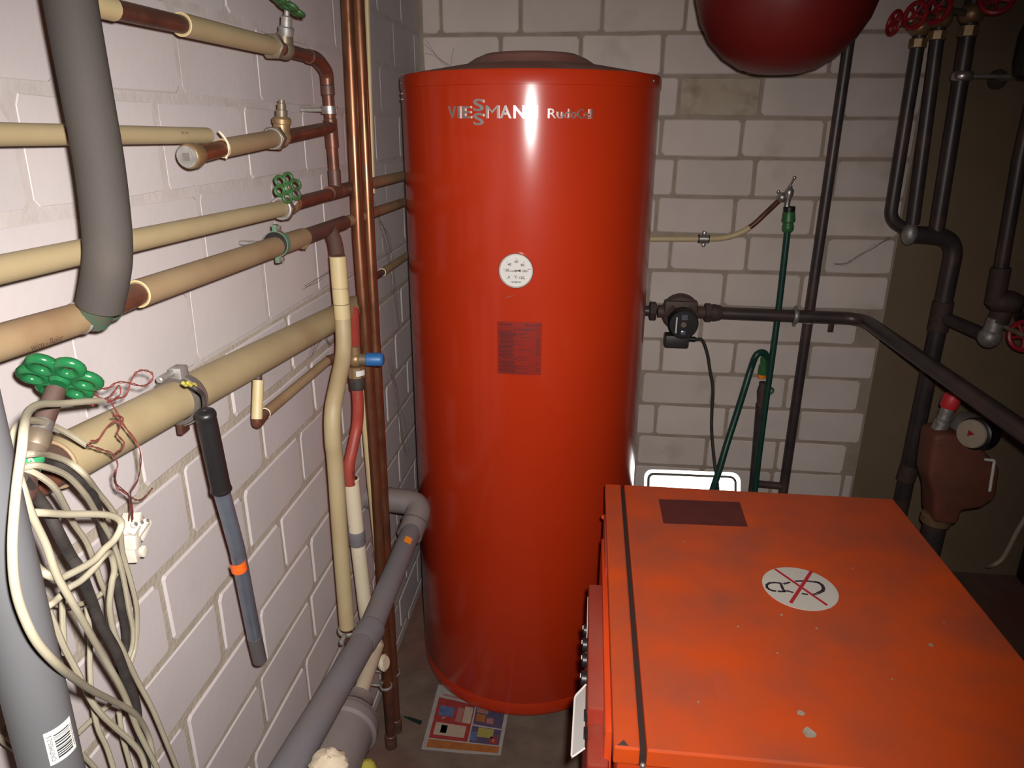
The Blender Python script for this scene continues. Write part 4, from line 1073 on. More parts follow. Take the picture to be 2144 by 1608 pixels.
wr = thing('stripped_wires', 'thin red and dark wires twisting over the thick beige pipe', 'wires', [(0.11,-1.918,1.269)][0])
W = [[(0.112,-1.927,1.385),(0.112,-1.922,1.381),(0.112,-1.916,1.366),(0.112,-1.908,1.348),(0.112,-1.896,1.327),(0.115,-1.897,1.316),(0.1,-1.881,1.288),(0.085,-1.869,1.266),(0.07,-1.862,1.248),(0.06,-1.852,1.23),(0.05,-1.843,1.198)],
     [(0.112,-1.966,1.355),(0.112,-1.951,1.344),(0.112,-1.936,1.332),(0.112,-1.93,1.318),(0.112,-1.936,1.31),(0.09,-1.908,1.281),(0.07,-1.868,1.248),(0.06,-1.852,1.223),(0.05,-1.841,1.199)],
     [(0.11,-1.937,1.402),(0.11,-1.932,1.399),(0.11,-1.919,1.395),(0.11,-1.906,1.396),(0.11,-1.889,1.39),(0.11,-1.865,1.378),(0.11,-1.848,1.38),(0.11,-1.848,1.387),(0.11,-1.86,1.394),(0.11,-1.873,1.396),(0.11,-1.884,1.39),(0.11,-1.896,1.379),(0.11,-1.911,1.381),(0.11,-1.921,1.383)],
     [(0.115,-1.928,1.369),(0.115,-1.917,1.364),(0.115,-1.914,1.359),(0.115,-1.923,1.352),(0.115,-1.926,1.348),(0.115,-1.919,1.337),(0.115,-1.923,1.332),(0.115,-1.934,1.332)],
     [(0.11,-1.958,1.355),(0.11,-1.946,1.352),(0.11,-1.93,1.359),(0.11,-1.915,1.359),(0.11,-1.913,1.353)],
     [(0.075,-1.871,1.246),(0.075,-1.864,1.239),(0.075,-1.854,1.234),(0.075,-1.842,1.234),(0.075,-1.831,1.237)],
     [(0.09,-1.907,1.298),(0.09,-1.911,1.29),(0.09,-1.908,1.277),(0.09,-1.895,1.263),(0.06,-1.853,1.229),(0.05,-1.848,1.202)],
     [(0.112,-1.943,1.399),(0.112,-1.935,1.39),(0.112,-1.923,1.387),(0.112,-1.912,1.391),(0.112,-1.906,1.393),(0.112,-1.906,1.385),(0.112,-1.916,1.382),(0.112,-1.927,1.383)],
     [(0.112,-1.956,1.398),(0.112,-1.95,1.392),(0.112,-1.947,1.387)]]
for i, w in enumerate(W):
    c = catmull(w, 5)
    a, b = [], []
    for j, p in enumerate(c):
        t = j * 0.75
        o = Vector((0.3, math.sin(t), math.cos(t))) * 0.0008
        a.append(p + o); b.append(p - o)
    mk('red_wire', tube(a, 0.00058, 6), 'wirered', wr)
    mk('dark_wire', tube(b, 0.00052, 6), 'wiredark' if i % 2 else 'wirered', wr)
cb = thing('terminal_block', 'white plastic terminal block hanging on the red wires', 'connector', [(0.04,-1.845,1.15)][0])
c = Vector([(0.035,-1.827,1.179)][0])
def rb(o, s, rx=0.0, ry=0.0, rz=0.0, bev=0.0015, nm='block', m='ivory'):
    mt = Matrix.Translation(Vector(o)) @ Matrix.Rotation(rz, 4, 'Z') @ Matrix.Rotation(ry, 4, 'Y') @ Matrix.Rotation(rx, 4, 'X')
    return mk(nm, box((-s[0] / 2, -s[1] / 2, -s[2] / 2), (s[0] / 2, s[1] / 2, s[2] / 2), bev, 2, mt), m, cb)
rb(c + Vector((0, 0.000, 0.002)), (0.022, 0.030, 0.014), 0.5, 0, 0.2)
rb(c + Vector((0.002, -0.008, -0.012)), (0.020, 0.014, 0.022), -0.2, 0, 0.1)
rb(c + Vector((0.002, 0.012, -0.010)), (0.020, 0.026, 0.010), 0.55, 0, -0.1)
rb(c + Vector((0.008, 0.004, -0.004)), (0.012, 0.024, 0.007), 0.5, 0.3, 0, nm='ridge')
rb(c + Vector((0.010, -0.006, 0.004)), (0.010, 0.020, 0.006), 0.45, 0.2, 0, nm='ridge')
rb(c + Vector((-0.002, -0.006, -0.032)), (0.016, 0.014, 0.022), 0.1, 0, 0.2)
rb(c + Vector((0.001, 0.004, -0.036)), (0.018, 0.010, 0.012), 0.3, 0, 0, nm='foot')
for k in range(3):
    p = c + Vector((0.012, -0.012 + k * 0.011, 0.010 - k * 0.004))
    mk('screw_barrel', cyl(p, p + Vector((0.004, -0.001, 0.003)), 0.0038, 12), 'ivory', cb)
    mk('terminal_screw', cyl(p + Vector((0.003, 0, 0.002)), p + Vector((0.0052, -0.001, 0.0035)), 0.0022, 10), 'steel', cb)

# ------------------------------------------------------------------ things on the floor
fy = [(0.1641,-1.019,0.003),(0.3871,-1.016,0.003),(0.3923,-0.8201,0.003),(0.1616,-0.77,0.003)]
A_, B_, C_, D_ = [Vector(p) for p in fy]
def fpt(u, v, z=0.0):
    p = (A_ * (1 - u) + B_ * u) * (1 - v) + (D_ * (1 - u) + C_ * u) * v
    return (p.x, p.y, 0.0012 + z)
def fq(u0, u1, v0, v1, z):
    return [fpt(u0, v0, z), fpt(u1, v0, z), fpt(u1, v1, z), fpt(u0, v1, z)], [(0, 1, 2, 3)]
fly = thing('flyer', 'colourful advertising flyer lying on the floor under the tank edge', 'flyer', fpt(0.5, 0.5, -0.0012))
mk('paper_sheet', prism([fpt(0, 0, -0.001), fpt(0.5, -0.012, -0.001), fpt(1, 0, -0.001), fpt(1.0, 1, -0.001), fpt(0, 1, -0.001)], (0, 0, 0.0012)), 'newsprint', fly, smooth=False)
for u0, u1, v0, v1, m, nm in ((0.055, 0.555, 0.165, 0.80, 'pred', 'red_panel'), (0.575, 0.955, 0.165, 0.44, 'pnavy', 'navy_panel'), (0.575, 0.955, 0.465, 0.78, 'pnavy', 'navy_panel'),
                              (0.055, 0.965, 0.03, 0.145, 'porange', 'orange_band')):
    mk(nm, fq(u0, u1, v0, v1, 0.0004), m, fly, smooth=False)
for u0, u1, v0, v1, m, nm in ((0.10, 0.30, 0.52, 0.68, 'pblue', 'blue_picture'), (0.34, 0.42, 0.46, 0.70, 'ppink', 'pink_picture'), (0.43, 0.54, 0.46, 0.74, 'pcream', 'brown_picture'),
                              (0.10, 0.50, 0.22, 0.41, 'pcream', 'cream_picture'), (0.60, 0.72, 0.53, 0.66, 'porange', 'orange_picture'), (0.74, 0.83, 0.52, 0.62, 'ppink', 'pink_picture'),
                              (0.59, 0.74, 0.68, 0.77, 'ppink', 'pink_picture'), (0.66, 0.86, 0.27, 0.43, 'pyellow', 'yellow_picture'), (0.83, 0.93, 0.18, 0.30, 'pred', 'red_picture'), (0.18, 0.26, 0.26, 0.38, 'porange', 'orange_picture'),
                              (0.58, 0.66, 0.20, 0.34, 'pblue', 'blue_picture'), (0.10, 0.36, 0.84, 0.87, 'ppink', 'pink_strip')):
    mk(nm, fq(u0, u1, v0, v1, 0.0007), m, fly, smooth=False)
for s, u, v, h in (('27', 0.16, 0.47, 0.010), ('0', 0.86, 0.21, 0.014)):
    vf = text_vf(s, h, 0, 0.0003)
    ex = (B_ - A_).normalized(); ey = (D_ - A_).normalized()
    mk('price', place(vf, Vector(fpt(u, v, 0.001)), ex, ey, (0, 0, 1)), 'pcream', fly, smooth=False)
sh = [(0.0859,-0.91,0.002),(0.111,-0.9127,0.002),(0.1445,-0.9217,0.002),(0.1418,-0.9346,0.002),(0.1135,-0.9233,0.002)]
mk('glass_shard', prism([(p[0], p[1], 0.0) for p in sh], (0, 0, 0.004)), 'shard', None, smooth=False, label='dark green shard on the floor left of the flyer', cat='shard')
p = [(0.2,-1.709,0.7025)][0]
mk('crumpled_rag', ball((p[0], p[1], p[2] - 0.012), 0.030, 20, (1.0, 0.9, 0.8), 0.12), 'rag', None, label='pale crumpled rag stuffed beside the grey socket at the bottom edge', cat='rag')
p = [(0.17,-1.464,0.4262)][0]
mk('sponge', ball((p[0], p[1], p[2] - 0.014), 0.022, 16, (0.9, 0.9, 1.0), 0.05), 'sponge', None, label='yellow-green sponge at the bottom edge beside the grey socket', cat='sponge')

# ------------------------------------------------------------------ back wall: iron riser, tap, hose
q = [(1.333,-0.045,2.004),(1.33,-0.045,0.3927)]
ir = thing('iron_riser', 'long dark iron pipe rising up the back wall behind the red vessel', 'pipe', (1.333, -0.045, 0))
mk('pipe', tube([(1.333, -0.045, 0.0), (1.333, -0.045, 1.2), (1.333, -0.045, H)], 0.0172, 20), 'iron', ir)
u0_ = [(1.221,-0.045,0.3922),(1.331,-0.045,0.3868)]
mk('cross_pipe', tube([u0_[0], (1.333, -0.045, u0_[1][2])], 0.014), 'iron', ir)
mk('wall_clip', ring((1.333, -0.045, 1.02), (0, 0, 1), 0.018, 0.004, 24, 8, 1.8), 'zinc', ir)
mk('wall_rod', cyl((1.333, -0.03, 1.02), (1.333, 0.0, 1.02), 0.004), 'zinc', ir)

q = [(1.21,-0.045,0.7933),(1.211,-0.045,0.7023),(1.213,-0.045,0.552),(1.223,-0.045,0.3923)]
sp_ = thing('standpipe', 'short rusty standpipe with orange ring, joined to the hose loop', 'pipe', (q[-1][0], -0.045, 0))
mk('pipe', tube([q[1], q[3], (q[3][0], -0.045, 0.0)], 0.0165, 16), 'iron', sp_)
jj = [lerp(q[0], q[1], t / 8) + Vector((random.uniform(-.002, .002), 0, 0)) for t in range(9)]
mk('rough_joint', tube(jj, [0.015 + random.uniform(-.002, .003) for _ in jj], 14), 'ironrough', sp_)
og = Vector([(1.202,-0.045,0.8092)][0])
mk('orange_ring', cyl(og, og + Vector((0, 0, 0.014)), 0.0155), 'amber', sp_)
mk('coupling', lathe([(0.0145, 0.012), (0.0165, 0.018), (0.0165, 0.045), (0.0135, 0.048), (0.0135, 0.058), (0.0155, 0.062), (0.0155, 0.082)], og, (0.06, 0, 1), 18), 'hosegreen', sp_)
ey_ = Vector([(1.236,-0.05,0.7637)][0])
mk('hose_eyelet', ring(ey_, (0, 1, 0), 0.011, 0.004), 'hosegreen', sp_)

lh = thing('hose_loop', 'black-green hose bending over the orange ring and running down behind the boiler', 'hose', [(1.075,-0.1,0.4157)][0])
hq = [(1.211,-0.05,0.8451),(1.213,-0.05,0.8752),(1.202,-0.055,0.9009),(1.184,-0.06,0.907),(1.168,-0.065,0.894),(1.159,-0.06,0.8499),(1.143,-0.075,0.7831),(1.122,-0.09,0.6882),(1.093,-0.12,0.5793),(1.067,-0.165,0.4959),(1.043,-0.21,0.442),(1.016,-0.27,0.3882)]
mk('hose', tube(catmull(hq, 5), 0.0118, 14), 'hose', lh)

gt = thing('tap', 'small chrome tap on a curved copper pipe above the green hose', 'tap', [(1.202,-0.075,1.432)][0])
c = Vector([(1.207,-0.075,1.436)][0])
q = [(0.7307,-0.03,1.286),(0.9587,-0.03,1.291),(1.032,-0.03,1.297),(1.085,-0.035,1.318),(1.116,-0.04,1.343),(1.15,-0.05,1.383),(1.187,-0.07,1.431)]
mk('sleeve', tube(catmull(q[:5], 5)[:-2], 0.0098, 14), 'pale', gt)
mk('copper_pipe', tube(catmull(q[3:], 5)[3:], 0.0088, 14), 'oldcopper', gt)
k = clampring(gt, q[1], (1, 0, 0), 0.0105, 0.030, m='steel', rubber=True, wall=None)
mk('wall_rod', cyl((q[1][0], -0.018, q[1][2]), (q[1][0], 0.0, q[1][2]), 0.004), 'zinc', k)
mk('tap_body', join(lathe([(0.009, -0.025), (0.010, -0.005), (0.0135, 0.004), (0.0145, 0.018), (0.012, 0.024), (0.0075, 0.028), (0.006, 0.036)], c, (0.05, 0, 1), 18), ball(c + Vector((-0.019, 0.003, -0.002)), 0.0165, 14), cyl(c + Vector((0.0, 0, -0.022)), c + Vector((-0.004, 0, -0.05)), 0.0085)), 'steel', gt)
mk('tap_lever', join(tube([c + Vector((0.0, 0, 0.034)), c + Vector((0.007, -0.01, 0.056))], 0.0038, 10), ball(c + Vector((0.008, -0.012, 0.060)), 0.0062, 12)), 'chrome', gt)
mk('side_lever', join(tube([c + Vector((-0.02, 0, 0.008)), c + Vector((-0.034, -0.01, 0.014))], 0.003, 8), ball(c + Vector((-0.036, -0.011, 0.016)), 0.006, 12)), 'chrome', gt)

gh = thing('garden_hose', 'dark green garden hose hanging from the chrome tap with a green coupling', 'hose', [(1.239,-0.06,0.4049)][0])
a_ = Vector([(1.214,-0.075,1.406)][0]); b_ = Vector([(1.218,-0.075,1.333)][0])
dd = (b_ - a_)
mk('black_collar', cyl(a_, lerp(a_, b_, 0.24), 0.0185), 'black', gh)
mk('coupling', lathe([(0.0175, 0.0), (0.0195, 0.006), (0.0205, 0.020), (0.0215, 0.024), (0.0215, 0.032), (0.0165, 0.036), (0.0165, 0.042), (0.0185, 0.045), (0.0180, 0.060), (0.0135, 0.066)], lerp(a_, b_, 0.22), dd, 20), 'hosegreen', gh)
mk('hose', tube(catmull([lerp(a_, b_, 0.9)] + [(1.22,-0.075,1.208),(1.222,-0.075,1.078),(1.221,-0.08,0.9624),(1.219,-0.085,0.8253),(1.217,-0.09,0.6836),(1.216,-0.095,0.5369),(1.216,-0.1,0.4143),(1.214,-0.11,0.2909)], 5), 0.0105, 14), 'hose', gh)

# ------------------------------------------------------------------ circulation pump and its pipe
pu = thing('circulation_pump', 'dark cast-iron circulation pump with black motor head right of the tank', 'pump', [(0.9017,-0.1,0.9397)][0])
c = Vector([(0.8883,-0.085,1.046)][0])
mk('volute', join(lathe([(0.040, 0.0), (0.058, 0.006), (0.064, 0.018), (0.064, 0.034), (0.055, 0.044)], c + Vector((0.006, 0.03, 0.002)), (0, -1, 0), 32),
                  lathe([(0.022, -0.075), (0.022, -0.06), (0.030, -0.045), (0.042, -0.03), (0.030, 0.0), (0.042, 0.03), (0.028, 0.045), (0.021, 0.06), (0.021, 0.085)], c + Vector((0.006, 0.008, 0.002)), (1, 0, 0), 24),
                  box((c.x - 0.05, c.y - 0.022, c.z + 0.0), (c.x + 0.062, c.y + 0.02, c.z + 0.045), 0.008)), 'cast', pu)
hd = mk('motor_head', lathe([(0.046, 0.0), (0.0505, 0.004), (0.0505, 0.050), (0.046, 0.056), (0.0, 0.0565)], c + Vector((0.012, -0.012, -0.024)), (0, -1, 0), 36), 'black', pu)
hc = c + Vector((0.012, -0.0690, -0.024))
mk('name_badge', box((hc.x - 0.026, hc.y - 0.0008, hc.z - 0.03), (hc.x - 0.021, hc.y, hc.z + 0.025), 0.0002), 'paper', hd, smooth=False)
mk('centre_screw', cyl(hc, hc + Vector((0, -0.004, 0)), 0.010), 'bronze', hd)
mk('badge_field', box((hc.x - 0.008, hc.y - 0.0008, hc.z + 0.016), (hc.x + 0.012, hc.y, hc.z + 0.034), 0.0002), 'tube', hd, smooth=False)
mk('switch', box((hc.x - 0.008, hc.y - 0.004, hc.z - 0.036), (hc.x + 0.010, hc.y, hc.z - 0.02), 0.002), 'tube', hd)
mk('terminal_box', box((c.x - 0.044, c.y - 0.060, c.z - 0.110), (c.x + 0.037, c.y - 0.005, c.z - 0.066), 0.006), 'darkplastic', pu)
mk('cable_gland', cyl((c.x + 0.036, c.y - 0.03, c.z - 0.083), (c.x + 0.062, c.y - 0.03, c.z - 0.084), 0.009), 'black', pu)
for x0, x1 in ((-0.098, -0.074), (0.088, 0.112)):
    mk('union_nut', hexnut(0.0335, x1 - x0, c + Vector((x0, 0.008, 0.002)), (1, 0, 0)), 'ironrough', pu)
mk('inlet_pipe', cyl(c + Vector((-0.098, 0.008, 0.002)), c + Vector((-0.17, 0.008, 0.002)), 0.018), 'iron', pu)

pc = mk('pump_cable', tube(catmull([c + Vector((0.06, -0.03, -0.084))] + [(0.9731,-0.11,0.9588),(0.9951,-0.11,0.9117),(1.01,-0.11,0.8516),(1.027,-0.11,0.7817),(1.031,-0.11,0.701),(1.037,-0.11,0.6279),(1.048,-0.125,0.5511),(1.058,-0.16,0.4835),(1.062,-0.21,0.4337),(1.047,-0.27,0.3714)], 5), 0.0052, 10), 'blackmatt', None, label='thin black power cable hanging from the pump behind the boiler', cat='cable')

lp2 = thing('pump_pipe', 'dark iron pipe from the pump that turns the corner and comes forward', 'pipe', [(1.457,-0.077,1.053)][0])
x_ = c.x + 0.112
fw = [(1.403,-0.077,1.048),(1.484,-0.077,1.028)]
fx = fw[1][0]
pz = c.z + 0.002
endp = [(1.5,-1.094,1.042)][0]
mk('pipe', tube(fillet([(x_, c.y + 0.008, pz), (1.50, c.y + 0.008, pz - 0.006), (1.50, endp[1], endp[2])], 0.07, 8), 0.0215, 24), 'iron', lp2)
mk('reducer', lathe([(0.028, 0), (0.030, 0.01), (0.026, 0.03), (0.022, 0.036)], (x_ - 0.002, c.y + 0.008, pz), (1, 0, 0), 20), 'ironrough', lp2)
k = Vector([(1.279,-0.077,1.049)][0]); k.z = pz - 0.003
mk('pipe_clamp', ring(k, (1, 0, 0), 0.0235, 0.004, 28, 8, 2.0), 'zinc', lp2)
for s in (1, -1):
    mk('clamp_screw', hexnut(0.006, 0.012, k + Vector((0, 0.006, s * 0.031)), (0, -1, 0)), 'steel', lp2)
mk('wall_rod', cyl(k + Vector((0, 0.02, 0)), (k.x, 0.0, k.z), 0.005), 'zinc', lp2)
k = Vector([(1.406,-0.06,1.01)][0])
mk('bracket_tab', box((k.x - 0.008, -0.062, k.z - 0.022), (k.x + 0.010, -0.056, k.z + 0.03), 0.001), 'iron', lp2)

# ------------------------------------------------------------------ bright plate leaning on the wall
pn = Vector((-0.19, -0.86, 0.47)).normalized()
pr = Vector((0, 0, 1)).cross(-pn).normalized()
if pr.x < 0: pr = -pr
pup = pr.cross(pn) * -1
if pup.z < 0: pup = -pup
tl_, tr_ = [Vector(p) for p in [(0.8148,-0.06,0.4357),(1.152,-0.119,0.4686)]]
W_ = (tr_ - tl_).length
pr = (tr_ - tl_).normalized()
pup = (pup - pr * pup.dot(pr)).normalized()
pn = pr.cross(pup); pn = pn if pn.y < 0 else -pn
HP = tl_.z / pup.z - 0.002
def rr(x0, x1, y0, y1, r, off):
    out = []
    for cx, cy, a in ((x1 - r, y1 - r, 0), (x0 + r, y1 - r, 90), (x0 + r, y0 + r, 180), (x1 - r, y0 + r, 270)):
        for i in range(6):
            t = math.radians(a + i * 18)
            x, y = cx + r * math.cos(t), cy + r * math.sin(t)
            out.append(tl_ + pr * x + pup * (y) + pn * off)
    return out
bpth = 0.25
pl = thing('sign_plate', 'glaring white plate with dark rounded border standing behind the boiler', 'sign plate', tl_ + pr * W_ / 2 - pup * bpth)
mk('plate', prism(rr(0, W_, -bpth, 0, 0.03, 0), pn * 0.002), 'plate', pl, smooth=False)
mk('border_line', prism(rr(0.012, W_ - 0.012, -bpth + 0.012, -0.012, 0.024, 0.002), pn * 0.0006), 'plateedge', pl, smooth=False)
mk('plate_field', prism(rr(0.021, W_ - 0.021, -bpth + 0.021, -0.021, 0.016, 0.0026), pn * 0.0006), 'plate', pl, smooth=False)
ft = tl_ - pup * bpth
for x in (0.05, W_ - 0.05):
    b0 = tl_ + pr * x - pup * bpth * 0.9 - pn * 0.002
    mk('prop_leg', tube([b0, (b0.x, b0.y - 0.02, 0.0)], 0.005, 8), 'iron', pl)

# ------------------------------------------------------------------ heating pipes on the right
RY = -0.085
def rwheel(par, px_o, d, R=0.034):
    o = Vector(px_o); d = Vector(d).normalized()
    w = mk('handwheel', join(ring(o, d, R * 0.85, R * 0.16, 28, 8), *[tube([o, o + (axisframe(d)[0] * math.cos(t) + axisframe(d)[1] * math.sin(t)) * R * 0.8], R * 0.11, 8) for t in (0.4, 1.657, 2.913, 4.17, 5.427)]), 'redwheel', par)
    mk('wheel_hub', cyl(o - d * 0.006, o + d * 0.006, R * 0.24), 'redwheel', w)
    return w
def riser(pts, r, lab, wheelpx=None, vpos=None, bottom=None):
    t = thing('heating_pipe', lab, 'pipe', pts[-1], 'heating pipes on the right')
    mk('pipe', tube(fillet(pts, 0.045, 8), r, 20), 'iron', t)
    return t
q = [(1.516,-0.085,1.996),(1.518,-0.085,1.902),(1.526,-0.085,1.422),(1.549,-0.085,1.368),(1.594,-0.085,1.334)]
h1 = riser([(q[1][0], RY, H)] + [(q[1][0], RY, q[1][2]), (q[2][0], RY, q[3][2]), q[4]], 0.0195, 'leftmost heating pipe, with the lowest red valve wheel, against the brick edge')
v0 = Vector((q[1][0], RY, [(1.514,-0.085,1.924)][0][2]))
mk('valve_body', join(ball(v0, 0.034, 18, (1, 1, 0.8)), cyl(v0 + Vector((0, 0, -0.03)), v0 + Vector((0, 0, -0.055)), 0.026, 8)), 'brass', h1)
w0 = Vector([(1.436,-0.1,1.935)][0])
mk('valve_stem', cyl(v0, w0, 0.009), 'bronze', h1)
rwheel(h1, w0, w0 - v0, 0.037)
mk('ball_fitting', ball([(1.584,-0.11,1.329)][0], 0.026, 18, (0.9, 1, 1.35)), 'zinc', h1)

q = [(1.554,-0.12,1.917),(1.584,-0.12,1.363)]
h2 = riser([(q[0][0], -0.12, H), (q[0][0], -0.12, q[0][2]), q[1]], 0.0195, 'second heating pipe from the brick edge, glinting, with a red valve wheel')
v0 = Vector((q[0][0], -0.12, [(1.558,-0.12,1.941)][0][2]))
mk('valve_body', join(ball(v0, 0.034, 18, (1, 1, 0.8)), cyl(v0 + Vector((0, 0, -0.03)), v0 + Vector((0, 0, -0.055)), 0.026, 8)), 'brass', h2)
w0 = Vector([(1.458,-0.19,1.943)][0])
mk('valve_stem', cyl(v0, w0, 0.009), 'bronze', h2)
rwheel(h2, w0, Vector((-0.85, -0.5, 0.1)), 0.039)

q = [(1.652,-0.085,1.92),(1.674,-0.085,1.334)]
h3 = riser([(q[0][0], RY, H), (q[0][0], RY, q[0][2]), q[1]], 0.023, 'third heating pipe from the brick edge, held by a bright clamp')
v0 = Vector((q[0][0], RY, [(1.653,-0.085,1.958)][0][2]))
mk('valve_body', join(ball(v0, 0.037, 18, (1, 1, 0.85)), cyl(v0 + Vector((0, 0, -0.03)), v0 + Vector((0, 0, -0.06)), 0.029, 8)), 'brass', h3)
w0 = Vector([(1.523,-0.17,1.962)][0])
mk('valve_stem', cyl(v0, w0, 0.009), 'bronze', h3)
rwheel(h3, w0, Vector((-0.85, -0.5, 0.1)), 0.042)
k = Vector([(1.659,-0.085,1.792)][0]); k2 = Vector([(1.829,0,1.791)][0])
mk('pipe_clamp', ring(k, (0, 0, 1), 0.026, 0.006, 28, 8, 2.2), 'chrome', h3)
mk('clamp_rod', tube(fillet([k + Vector((0.02, 0, 0)), (k2.x, RY, k2.z), (k2.x, 0.06, k2.z)], 0.02), 0.007, 10), 'zinc', h3)
mk('wall_flange', cyl((k2.x, 0.052, k2.z), (k2.x, 0.06, k2.z), 0.03), 'ironrough', h3)

q = [(1.595,-0.085,1.326),(1.647,-0.085,1.324),(1.694,-0.085,1.318),(1.739,-0.085,1.268),(1.744,-0.085,1.16),(1.74,-0.085,1.015),(1.73,-0.085,0.8806),(1.739,-0.085,0.3408)]
h4 = thing('heating_pipe', 'thick dark pipe dropping from the grey ball fitting past the boiler corner', 'pipe', (q[-1][0], RY, 0), 'heating pipes on the right')
mk('pipe', tube(fillet([q[0], (q[3][0] , RY, q[1][2] - 0.005), (q[5][0], RY, q[5][2]), (q[7][0], RY, 0.0)], 0.09, 8), 0.0275, 24), 'iron', h4)
zc = [(1.755,-0.085,0.4865)][0][2]
xc_ = q[7][0] + (q[5][0] - q[7][0]) * zc / q[5][2]
mk('coupling', cyl((xc_ - 0.003, RY, zc - 0.03), (xc_ + 0.003, RY, zc + 0.03), 0.0315), 'ironrough', h4)
tq = Vector((q[5][0], RY, [(1.738,-0.085,1.061)][0][2]))
mk('tee', cyl(tq + Vector((0, 0, -0.05)), tq + Vector((0, 0, 0.05)), 0.032), 'ironrough', h4)
be = Vector([(1.823,-0.24,1.035)][0])
mk('branch', tube([tq, be], 0.021, 16), 'iron', h4)
mk('branch_elbow', join(ball(be, 0.034, 16), cyl(be, be + Vector((0.008, 0, 0.06)), 0.026)), 'zinc', h4)

q = [(1.787,-0.24,1.67),(1.792,-0.24,1.567),(1.81,-0.24,1.252),(1.815,-0.24,1.179)]
h5 = thing('heating_pipe', 'shiny dark pipe at the right edge ending above the grey elbow', 'pipe', q[-1], 'heating pipes on the right')
mk('pipe', tube([(q[1][0] , -0.24, H), (q[1][0], -0.24, q[1][2]), (q[2][0], -0.24, q[2][2]), q[3]], 0.0195, 20), 'iron', h5)
mk('coupling', cyl((q[2][0], -0.24, q[2][2]), (q[3][0], -0.24, q[3][2] - 0.04), 0.027), 'ironrough', h5)
vq = Vector([(1.845,-0.24,1.147)][0])
mk('valve_body', join(ball(vq, 0.045, 18, (1.2, 1, 0.8)), cyl(vq + Vector((0, 0, -0.02)), vq + Vector((-0.01, 0, -0.065)), 0.03)), 'ironrough', h5)
mk('motor_knob', cyl(vq + Vector((0.04, -0.01, -0.01)), vq + Vector((0.12, -0.04, -0.025)), 0.042), 'black', h5)
wc = Vector([(1.889,-0.3,1.058)][0])
mk('valve_stem', cyl(vq + Vector((0.0, 0, -0.07)), wc, 0.009), 'bronze', h5)
rwheel(h5, wc, Vector((-0.8, -0.6, 0.1)), 0.05)

q = [(1.66,-0.2,1.968)]
rw = thing('red_valve', 'red valve wheel cut by the top edge at the far right', 'valve', q[0])
rwheel(rw, Vector(q[0]) + Vector((0, 0, 0.012)), (-0.3, -0.8, 0.3), 0.045)
mk('valve_stem', cyl(Vector(q[0]) + Vector((0, 0.01, 0.012)), (q[0][0] + 0.05, 0.06, q[0][2] + 0.0), 0.012), 'bronze', rw)

q = [(1.733,-0.2,1.953),(1.76,-0.2,1.857),(1.769,-0.2,1.784)]
bl = thing('dark_fitting', 'black rounded fitting at the right edge beside the clamp rod', 'fitting', (q[1][0], -0.2, q[2][2]))
mk('fitting_body', lathe([(0.02, 0.0), (0.035, 0.012), (0.042, 0.05), (0.042, 0.12), (0.03, 0.16), (0.022, 0.17), (0.022, 0.45)], (q[1][0] + 0.022, -0.2, q[2][2] - 0.01), (0, 0, 1), 24), 'black', bl)

# ------------------------------------------------------------------ mixing valve
MY = -0.42
mv = thing('mixing_valve', 'rust-red cast mixing valve with red cap and round dial', 'mixing valve', [(1.715,-0.42,0.38)][0])
def mP(*pp):
    return [Vector(p) for p in pp]
out = mP(*[(1.609,-0.42,0.7883),(1.641,-0.42,0.8007),(1.704,-0.42,0.7899),(1.768,-0.42,0.7415),(1.817,-0.42,0.6918),(1.828,-0.42,0.5918),(1.793,-0.42,0.5565),(1.74,-0.42,0.5448),(1.736,-0.42,0.4939),(1.666,-0.42,0.4978),(1.645,-0.42,0.5972),(1.618,-0.42,0.6531)])
mk('casting', prism([p + Vector((0, 0.05, 0)) for p in out], (0, -0.10, 0), 0.016, 3), 'rustred', mv)
t0 = Vector([(1.645,-0.42,0.8009)][0])
mk('stem', lathe([(0.022, -0.01), (0.022, 0.02), (0.017, 0.022), (0.019, 0.03), (0.017, 0.038), (0.019, 0.046), (0.017, 0.07)], t0, (0.18, 0, 1), 18), 'zinc', mv)
mk('red_cap', lathe([(0.023, 0.062), (0.025, 0.066), (0.025, 0.098), (0.022, 0.104)], t0, (0.18, 0, 1), 22), 'redcap', mv)
mk('side_boss', lathe([(0.05, -0.03), (0.055, 0.0), (0.045, 0.045), (0.03, 0.05)], Vector([(1.736,-0.4,0.7783)][0]), (0.1, -0.2, 1), 20), 'greypvcdusty', mv)
mk('dark_motor', lathe([(0.042, -0.055), (0.047, -0.05), (0.047, 0.0), (0.040, 0.004)], Vector([(1.702,-0.5,0.8149)][0]), (-0.82, -0.55, 0.12), 28), 'black', mv)
dc = Vector([(1.691,-0.51,0.8187)][0]); dn = Vector((-0.82, -0.55, 0.12)).normalized()
dl = mk('dial', lathe([(0.040, 0.0), (0.042, 0.003), (0.040, 0.009), (0.036, 0.010)], dc, dn, 32), 'pcream', mv)
da, db, _ = axisframe(dn)
mk('dial_pointer', prism([dc + dn * 0.0105 + da * x + db * y for x, y in ((-0.012, -0.003), (0.006, -0.009), (0.006, 0.009))], dn * 0.002), 'redwheel', dl, smooth=False)
b0 = Vector([(1.694,-0.42,0.5166)][0])
mk('lower_flange', lathe([(0.036, 0.012), (0.044, 0.006), (0.044, -0.018), (0.034, -0.024)], b0 - Vector((0, 0, 0.02)), (0, 0, 1), 24), 'brass', mv)
mk('lower_pipe', cyl((b0.x - 0.002, MY, 0.0), (b0.x, MY, b0.z - 0.03), 0.034), 'iron', mv)
br_ = [(1.753,-0.49,0.731),(1.78,-0.49,0.7294),(1.788,-0.49,0.6296)]
mk('white_clip', tube(fillet(br_, 0.006), 0.0042, 8), 'white', mv)

